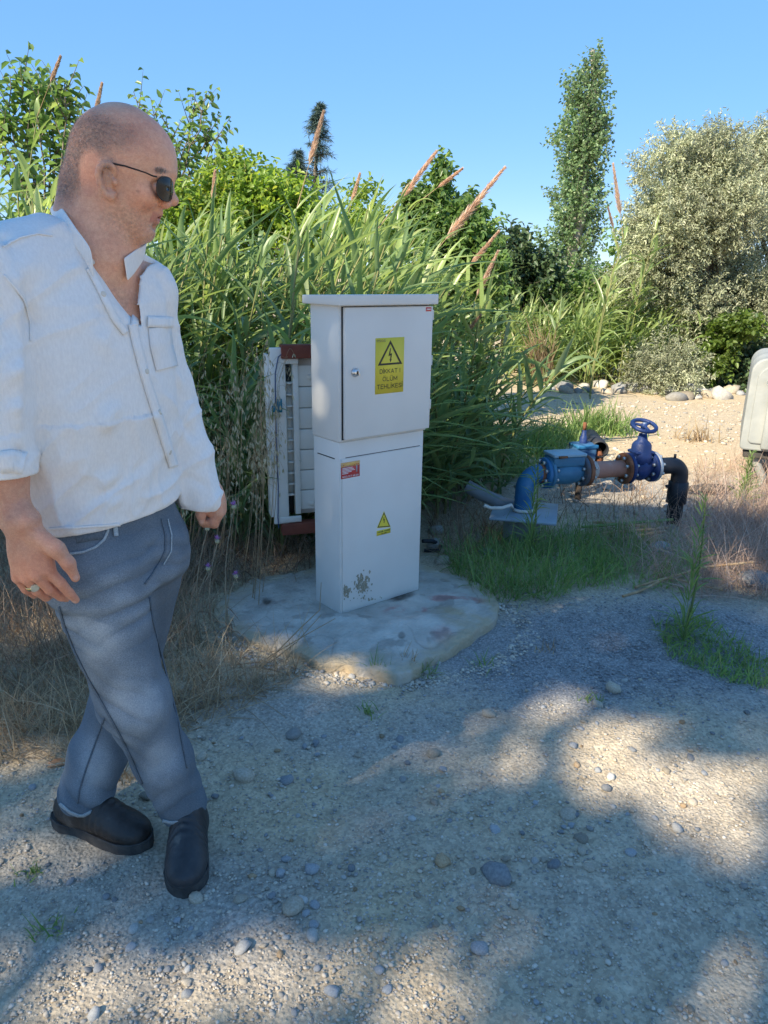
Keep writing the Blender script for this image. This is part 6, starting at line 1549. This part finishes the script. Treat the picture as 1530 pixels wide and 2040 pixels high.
# faded denim: wear on thighs, knees and seams
jp = proj(V_); wear = np.clip(np.maximum.reduce([.5*in_ell(jp[:, 0], jp[:, 1], 200, 1230, 70, 110, .9), .6*in_ell(jp[:, 0], jp[:, 1], 270, 1400, 55, 80, .7), .5*in_ell(jp[:, 0], jp[:, 1], 320, 1520, 40, 70, .7), .55*in_ell(jp[:, 0], jp[:, 1], 190, 1520, 35, 60, .7)])*(.8+.5*fbm(V_*12, 3, 3))+.25*np.clip(disp/.006, -.6, 1), 0, 1)
def denim_mat():
    m = bpy.data.materials.new('faded_denim'); n, l = nodes_of(m); b = n['Principled BSDF']; b.inputs['Roughness'].default_value = .85; b.inputs['Specular IOR Level'].default_value = .2
    at = n.new('ShaderNodeVertexColor'); at.layer_name = 'wear'; sp = n.new('ShaderNodeSeparateColor'); l.new(at.outputs[0], sp.inputs[0])
    tc = n.new('ShaderNodeTexCoord'); nz = n.new('ShaderNodeTexNoise'); nz.inputs['Scale'].default_value = 420; nz.inputs['Detail'].default_value = 3; l.new(tc.outputs['Object'], nz.inputs[0])
    n2_ = n.new('ShaderNodeTexNoise'); n2_.inputs['Scale'].default_value = 14; n2_.inputs['Detail'].default_value = 6; l.new(tc.outputs['Object'], n2_.inputs[0])
    ad = n.new('ShaderNodeMath'); ad.operation = 'MULTIPLY_ADD'; l.new(n2_.outputs[0], ad.inputs[0]); ad.inputs[1].default_value = .16; l.new(sp.outputs[0], ad.inputs[2])
    a2 = n.new('ShaderNodeMath'); a2.operation = 'MULTIPLY_ADD'; l.new(nz.outputs[0], a2.inputs[0]); a2.inputs[1].default_value = .62; l.new(ad.outputs[0], a2.inputs[2])
    rp = n.new('ShaderNodeValToRGB'); e = rp.color_ramp.elements; e[0].position, e[0].color = .3, (.095, .122, .150, 1); e[1].position, e[1].color = 1.25, (.38, .425, .46, 1)
    e[1].position = 1.0; x = e.new(.62); x.color = (.175, .212, .248, 1)
    l.new(a2.outputs[0], rp.inputs[0]); l.new(rp.outputs[0], b.inputs['Base Color'])
    bp = n.new('ShaderNodeBump'); bp.inputs['Strength'].default_value = .3; bp.inputs['Distance'].default_value = .002; l.new(nz.outputs[0], bp.inputs['Height']); l.new(bp.outputs[0], b.inputs['Normal'])
    return m
denim = denim_mat()
jeans = mpart('jeans', V_, F_, denim, col={'wear': wear[:, None].repeat(3, 1)})
def cast(bv, px, py, off=.001):
    d = nrm(ray(px, py)); h, n_, i_, t_ = bv.ray_cast(Vector(CAM), Vector(d), 8)
    if h is None: return None, None
    n_ = np.array(n_)
    if n_@d > 0: n_ = -n_
    return np.array(h)+n_*off, n_
def drape(bv, pts, wid, off=.0012, n=40, th=.0, snap=.03):
    """ribbon laid on a surface along photo pixels"""
    pts = np.array(pts, float); s = np.concatenate([[0], np.cumsum(np.linalg.norm(np.diff(pts, axis=0), axis=1))]); u = np.linspace(0, s[-1], n)
    q = np.stack([np.interp(u, s, pts[:, 0]), np.interp(u, s, pts[:, 1])], -1); t = nrm(np.gradient(q, axis=0)); nn = np.stack([-t[:, 1], t[:, 0]], -1)
    m_ = 4; rows = []
    for i in range(n):
        row = []
        for k in np.linspace(-.5, .5, m_):
            h, nv = cast(bv, *(q[i]+nn[i]*k*wid), off)
            row.append(h)
        rows.append(row)
    good = [r for r in rows if all(x is not None for x in r)]
    A = np.array(good); 
    if len(A) < 2: return None
    k = len(A); V2 = A.reshape(-1, 3); idx = np.arange(k*m_).reshape(k, m_)
    F2 = np.stack([idx[:-1, :-1], idx[1:, :-1], idx[1:, 1:], idx[:-1, 1:]], -1).reshape(-1, 4)
    return V2, F2
denim_edge = mat('denim_seam', (.25, .30, .33), (.40, .45, .47), .85, 300)
denim_dark = mat('denim_dark_seam', (.075, .10, .125), (.13, .16, .19), .85, 300)  # darker denim for the seam lines and the pocket bag
thr = mat('stitch_thread', (.30, .32, .33), (.42, .43, .43), .8, 100)
def ribbon(name, bv, pts, w, m, parent, off=.0015, n=40, solid=.002):
    g = drape(bv, pts, w, off, n)
    if g is None: return None
    o = mpart(name, *g, m, parent); md = o.modifiers.new('cloth', 'SOLIDIFY'); md.thickness = solid; md.offset = 0; return o
ribbon('pocket_edge', jbvh, [(140, 1103), (165, 1100), (190, 1090), (207, 1075), (214, 1058), (214, 1050)], 5, denim_edge, jeans)
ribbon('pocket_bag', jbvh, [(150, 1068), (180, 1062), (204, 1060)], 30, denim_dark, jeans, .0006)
ribbon('belt_loop', jbvh, [(228, 1048), (230, 1068)], 9, denim_edge, jeans, .003)
ribbon('belt_loop', jbvh, [(357, 1005), (359, 1030)], 9, denim_edge, jeans, .003)
ribbon('fly_seam', jbvh, [(321, 1034), (329, 1065), (329, 1095), (318, 1120), (302, 1145), (288, 1163)], 3, denim_dark, jeans)
ribbon('fly_seam', jbvh, [(333, 1034), (341, 1065), (340, 1098), (325, 1125)], 2, denim_edge, jeans)
ribbon('side_seam', jbvh, [(118, 1208), (130, 1250), (150, 1300), (175, 1350), (195, 1385), (215, 1420), (240, 1465), (262, 1510), (285, 1565), (300, 1610)], 3.5, denim_dark, jeans, n=70)
ribbon('side_seam', jbvh, [(208, 1430), (190, 1480), (172, 1530), (158, 1575), (155, 1600)], 3, denim_dark, jeans)
ribbon('inner_seam', jbvh, [(297, 1190), (305, 1240), (320, 1300), (338, 1360), (352, 1420), (362, 1480), (372, 1530)], 2.5, denim_dark, jeans)
ribbon('hem', jbvh, [(300, 1598), (318, 1632), (340, 1638), (370, 1636), (403, 1620)], 6, denim_edge, jeans, .002)
ribbon('hem', jbvh, [(120, 1600), (140, 1617), (162, 1626), (190, 1612), (218, 1598)], 6, denim_edge, jeans, .002)

# ---------------------------------------------------------------- shirt
sh_ = Field(.0040)
tor = [(.84, -.592, 1.502, .174, .108), (.95, -.591, 1.497, .172, .108), (1.05, -.590, 1.488, .174, .110), (1.15, -.585, 1.476, .179, .117), (1.28, -.590, 1.469, .186, .113), (1.36, -.590, 1.466, .188, .104), (1.42, -.592, 1.468, .160, .085), (1.455, -.594, 1.472, .115, .070), (1.475, -.594, 1.476, .085, .06)]
sh_.add(loft(tor, S_AX, N_AX), .03)
sh_.add(rc(RS+[-.0, .0, .005], RS+[.05, .10, .045], .068, .055), .05); sh_.add(rc(LS, LS+[-.05, -.09, .035], .056, .052), .05)
sR = RS+np.array([-.012, -.004, -.01]); cuffR = P(10, 948, 1.268); mid = P(-24, 740, 1.28)
sh_.add(rc(sR, mid, .074, .070), .014); sh_.add(rc(mid, cuffR, .070, .056), .012)
LE = P(330, 770, 1.645); LC = P(405, 1000, 1.645)
sh_.add(rc(LS+[-.014, -.01, -.01], LE, .062, .058), .035); sh_.add(rc(LE, LC, .058, .047), .02)
# hem of the body, ends of the sleeves
hem_o = P(95, 1060, 1.37); h2 = P(350, 1042, 1.42); hv = nrm(h2-hem_o); hn = nrm(np.cross(hv, np.array([0.25, 1, 0.05])))
if hn[2] > 0: hn = -hn
hp = plane(hem_o, hn)
axR = nrm(cuffR-mid); axL = nrm(LC-LE); cR_ = plane(cuffR, axR+[.0, .0, -.15]); cL_ = plane(P(412, 1010, 1.645), nrm(axL+np.array([-.35, 0, -.2])))
dR = rc(mid, cuffR+axR*.1, .08, .075); dL = rc(LE, LC+axL*.1, .072, .066); dTor = loft(tor, S_AX, N_AX)
def cut(p):
    tR, tL, tt = dR(p), dL(p), dTor(p)
    out = np.where(tt < np.minimum(tR, tL)+.01, hp(p), np.where(tR < tL, cR_(p), cL_(p)))
    return out
sh_.add(cut, .004, '&')
sh_.add(rc(cuffR-axR*.05, cuffR+axR*.1, .043, .047), .004, '-'); sh_.add(rc(LC-axL*.03, LC+axL*.1, .031, .033), .004, '-')
# the open neck and the V down the chest, opened down to the skin
def vopen(p):
    q = proj(np.stack([p[:, 0], np.full(len(p), 1.415), p[:, 2]], -1)); x, y = q[:, 0], q[:, 1]
    lx_ = np.interp(y, [380, 500, 530, 560, 600, 630, 655], [150, 180, 187, 205, 225, 243, 264]); rx_ = np.interp(y, [380, 490, 520, 560, 600, 655], [318, 272, 254, 250, 256, 266])
    d = np.maximum(lx_-x, x-rx_)*.00095; v = (p-np.array([-.59, 1.468, 0]))@N_AX
    return np.maximum(np.maximum(d, (y-655)*.00095), -(v-.035))
sh_.add(vopen, .004, '-')
nbase, ntop = H(180, 512, -.005), H(196, 400)
sh_.add(rc(nbase+[.006, 0, -.03], ntop, .069, .078), .006, '-')
V_, F_ = sh_.mesh((-.86, 1.18, .80), (-.30, 1.78, 1.52), 2)
Nv = vnormals(V_, F_)
def fold(a, b, wdt, amp):
    a, b = np.asarray(a), np.asarray(b); ab = b-a; L = ab@ab; t = ((V_-a)@ab)/L; tc = np.clip(t, 0, 1); q = V_-a-tc[:, None]*ab
    return amp*np.exp(-(np.linalg.norm(q, axis=1)/wdt)**2)
rq = V_@np.array([[.75, 0, .66], [0, 1, 0], [-.66, 0, .75]]).T
dsp = .0040*fbm(V_*np.array([8, 8, 5]), 3, 17)+.011*(np.maximum(0, 1-2.6*np.abs(fbm(rq*np.array([5, 5, 15]), 2, 71)))**2-.2)*(.5+.5*fbm(V_*4, 2, 72))+.006*np.maximum(0, 1-3*np.abs(fbm(V_*np.array([14, 14, 5]), 2, 73)))**2*(V_[:, 2] < 1.15)+.0022*fbm((V_@np.array([[.8, 0, .6], [0, 1, 0], [-.25, 0, .35]]))*26, 2, 18)
for a, b, w_, am in [((130, 640, 1.38), (240, 700, 1.37), .018, .006), ((90, 760, 1.38), (210, 840, 1.37), .016, .006), ((100, 850, 1.39), (300, 800, 1.38), .014, .005), ((110, 1000, 1.40), (270, 930, 1.38), .015, .008), ((100, 960, 1.40), (230, 985, 1.38), .014, -.006),
        ((90, 660, 1.37), (70, 900, 1.36), .015, -.010), ((120, 540, 1.40), (230, 650, 1.38), .013, -.005), ((170, 540, 1.42), (262, 655, 1.39), .012, .005), ((200, 1010, 1.39), (340, 960, 1.40), .013, .007), ((160, 900, 1.37), (260, 760, 1.36), .016, .006),
        ((30, 560, 1.28), (45, 840, 1.24), .014, .009), ((0, 620, 1.26), (50, 700, 1.25), .012, -.008), ((5, 760, 1.24), (52, 720, 1.25), .011, .009), ((0, 830, 1.24), (50, 800, 1.24), .011, .008), ((0, 880, 1.24), (48, 905, 1.24), .010, -.007), ((15, 480, 1.30), (62, 640, 1.30), .014, -.009),
        ((320, 560, 1.55), (350, 700, 1.58), .016, -.006), ((340, 740, 1.58), (395, 800, 1.60), .012, .007), ((330, 820, 1.58), (400, 880, 1.60), .013, -.007), ((350, 850, 1.58), (425, 930, 1.60), .013, .006), ((375, 950, 1.60), (440, 985, 1.60), .010, -.004)]:
    dsp = dsp+fold(P(*a), P(*b), w_, am)
vd = vopen(V_); ed_ = sstep(.004, .022, np.abs(vd))*sstep(.0, .02, np.abs(cut(V_)))
V_ = V_+Nv*(dsp*(.12+.88*ed_))[:, None]
linen = mat('white_linen', (.80, .775, .745), (.86, .835, .80), .85, 260, .25, 700, spec=.15, stretch=(1, 1, .35))
linen_in = linen
shirt = mpart('shirt', V_, F_, linen)
sbvh = BVHTree.FromPolygons(V_.tolist(), F_.tolist())
# button placket, pocket and seams laid on the cloth
ribbon('placket', sbvh, [(176, 534), (189, 558), (208, 596), (229, 638), (249, 664)], 13, linen, shirt, .003, 40, .003)
ribbon('placket', sbvh, [(262, 645), (272, 690), (285, 740), (300, 790), (316, 840), (330, 885), (344, 930)], 17, linen, shirt, .003, 60, .003)
ribbon('placket', sbvh, [(278, 520), (272, 570), (270, 610), (266, 650)], 14, linen, shirt, .003, 40, .003)
ribbon('pocket', sbvh, [(316, 652), (320, 690), (331, 734)], 44, linen, shirt, .0028, 30, .002)
ribbon('pocket_band', sbvh, [(291, 641), (318, 642), (342, 642)], 22, linen, shirt, .0045, 30, .002)
ribbon('yoke_seam', sbvh, [(5, 492), (40, 474), (75, 466), (104, 470)], 3, linen, shirt, .002)
ribbon('armhole_seam', sbvh, [(8, 548), (28, 570), (48, 600), (60, 640), (60, 680)], 4, linen, shirt, .002)
ribbon('hem', sbvh, [(98, 1053), (160, 1050), (220, 1046), (280, 1039), (335, 1029)], 5, linen, shirt, .002)
ribbon('cuff', sbvh, [(0, 921), (25, 917), (47, 923)], 44, linen, shirt, .004, 24, .003)
btn = mat('shirt_button', (.58, .52, .42), (.68, .62, .52), .4, 60)
for px, py in ((181, 523), (204, 587), (290, 740), (316, 822), (336, 900)):
    h, n_ = cast(sbvh, px, py, .0045)
    if h is not None: mpart('button', *lathe([(-.004, 0), (-.004, .0052), (0, .0055), (.0008, .0042), (.0004, .002), (.0004, 0)], h, n_, 14), btn, shirt)
# stand-up collar, open at the front
def collar():
    n = 60; c0 = H(178, 512, -.012); rows = []
    a = np.linspace(R(-58), R(238), n)                          # round the neck from his left tip to the right tip
    # direction angles in the (n, s) frame: 0 = chest forward
    for hgt, rad, up in ((0, 0, 0), (.5, 0, 0), (1, 0, 0)):
        pass
    tips = [(290, 492, .075), (286, 470, .070), (262, 440, .082)]
    low = [(187, 553, -.105), (165, 512, -.105), (140, 480, -.095), (117, 450, -.072), (103, 428, -.035), (102, 415, .01), (120, 412, .05), (150, 415, .08), (200, 430, .095), (250, 470, .095), (286, 505, .060), (272, 538, -.01), (254, 560, -.055)]
    top = [(183, 520, -.112), (178, 492, -.110), (152, 455, -.100), (134, 428, -.078), (119, 405, -.035), (122, 397, .01), (140, 397, .05), (165, 402, .078), (210, 418, .088), (255, 455, .085), (291, 482, .055), (270, 497, -.02), (247, 514, -.065)]
    def cur(L):
        A = np.array([H(x, y, d) for x, y, d in L]); u = np.linspace(0, len(A)-1, n)
        i = np.clip(u.astype(int), 0, len(A)-2); t = (u-i)[:, None]
        g = lambda k: A[np.clip(k, 0, len(A)-1)]
        p0, p1, p2, p3 = g(i-1), g(i), g(i+1), g(i+2)
        return .5*((2*p1)+(-p0+p2)*t+(2*p0-5*p1+4*p2-p3)*t**2+(-p0+3*p1-3*p2+p3)*t**3)
    A, B = cur(low), cur(top); rows = [A*(1-t)+B*t for t in np.linspace(0, 1, 6)]
    V2 = np.array(rows); idx = np.arange(6*n).reshape(6, n)
    F2 = np.stack([idx[:-1, :-1], idx[:-1, 1:], idx[1:, 1:], idx[1:, :-1]], -1).reshape(-1, 4)
    return V2.reshape(-1, 3), F2
o = mpart('collar', *collar(), linen, shirt); md = o.modifiers.new('cloth', 'SOLIDIFY'); md.thickness = .0035; md.offset = 0
md = o.modifiers.new('round', 'SUBSURF'); md.levels = 1; md.render_levels = 1

# ---------------------------------------------------------------- boots
leather = mat('black_leather', (.018, .018, .02), (.035, .035, .038), .5, 14, .2, 90, c3=(.20, .185, .155), spec=.5, contrast=(.4, .62))
leatherb = mat('brown_black_leather', (.022, .017, .014), (.042, .034, .030), .5, 14, .2, 90, c3=(.19, .17, .14), spec=.5, contrast=(.4, .62))
solem = mat('boot_sole', (.035, .034, .034), (.075, .07, .065), .8, 30, .2, 80)
def boot(heel, toe, m, seed):
    heel, toe = np.asarray(heel, float), np.asarray(toe, float); L = np.linalg.norm(toe-heel); f = (toe-heel)/L; s = np.array([-f[1], f[0], 0])
    def at(x, y, z): return heel+f*x*L+s*y+np.array([0, 0, z])
    rot = np.stack([f, s, np.array([0, 0, 1.0])])
    B = Field(.0035)
    B.add(ell(at(.80, .0, .040), (.062, .049, .036), rot), .02); B.add(ell(at(.60, 0, .052), (.075, .045, .042), rot), .03); B.add(ell(at(.16, 0, .052), (.046, .038, .050), rot), .03)
    B.add(ell(at(.42, 0, .070), (.080, .040, .056), rot), .03); B.add(rc(at(.29, 0, .06), at(.36, 0, .12), .042, .037), .03)
    B.add(ell(at(.9, 0, .034), (.028, .036, .024), rot), .02)
    B.add(plane(at(0, 0, .022), (0, 0, -1)), .003, '&')
    lo = np.minimum(heel, toe)-.09; hi = np.maximum(heel, toe)+.09; lo[2] = 0; hi[2] = .25
    V2, F2 = B.mesh(lo, hi, 2); Nb = vnormals(V2, F2)
    fx = ((V2-heel)@f)/L; cre = .0016*np.sin(fx*95+3*fbm(V2*18, 2, seed))*np.exp(-((fx-.58)/.12)**2)*(V2[:, 2] > .04)
    V2 = V2+Nb*(cre+.0008*fbm(V2*40, 2, seed+1))[:, None]
    o = mpart('boot', V2, F2, m)
    xs_ = np.linspace(-.045, 1.05, 30); hw_ = np.interp(xs_, [-.045, 0, .12, .4, .62, .82, .95, 1.02, 1.05], [.012, .028, .041, .038, .049, .053, .042, .024, .006])
    up = [at(x, w, 0) for x, w in zip(xs_, hw_)]+[at(x, -w, 0) for x, w in zip(xs_[::-1], hw_[::-1])]; n = len(up); up = np.array(up)
    rows = [up+[0, 0, -.006], up+[0, 0, .014], up+[0, 0, .024], (up-up.mean(0))*.97+up.mean(0)+[0, 0, .029]]
    V3 = np.concatenate(rows); idx = np.arange(4*n).reshape(4, n); nx = np.roll(idx, -1, 1); F3 = [list(q) for q in np.stack([idx[:-1], nx[:-1], nx[1:], idx[1:]], -1).reshape(-1, 4)]+[list(idx[0][::-1]), list(idx[-1])]
    bev(mpart('sole', V3, F3, solem, o, False), .003)
    wl_ = np.concatenate([up, up[:1]])*1.0+[0, 0, .0285]; c_ = up.mean(0)*[1, 1, 0]; wl_[:, :2] = (wl_[:, :2]-c_[:2])*.985+c_[:2]
    mpart('welt', *tubes(wl_, np.full(len(wl_), .0028), 6), solem, o)
    return o
boot((-.505, 1.652, 0), (-.462, 1.405, 0), leather, 1)
boot((-.868, 1.650, 0), (-.602, 1.560, 0), leatherb, 5)
# ring on the ring finger
rp0 = kn[2]*.45+Q(74, 1177, .008)*.55; rd = nrm(Q(74, 1177, .008)-kn[2]); gold = mat('ring_gold', (.55, .42, .18), (.65, .52, .26), .25, 30, metal=.9)
V2, F2 = lathe([(-.004, .0118), (-.004, .0132), (.004, .0132), (.004, .0118), (-.004, .0118)], rp0, rd, 24); rg_ = mpart('ring', V2, F2, gold)
t_ = nrm(CAM-rp0); t_ = nrm(t_-rd*(t_@rd)); fr_ = rp0+t_*.0128
s_ = np.cross(rd, t_); pts = [fr_+s_*(.008*math.cos(a))+rd*(.007*math.sin(a)) for a in np.linspace(0, 2*math.pi, 13)[:-1]]
V2 = np.array([p-t_*.002 for p in pts]+[p+t_*.0025 for p in pts]); F2 = [list(range(11, -1, -1)), list(range(12, 24))]+[[i, (i+1) % 12, (i+1) % 12+12, i+12] for i in range(12)]
mpart('ring_face', V2, F2, mat('ring_face', (.5, .47, .33), (.68, .66, .52), .25, 30, metal=.4), rg_, False)
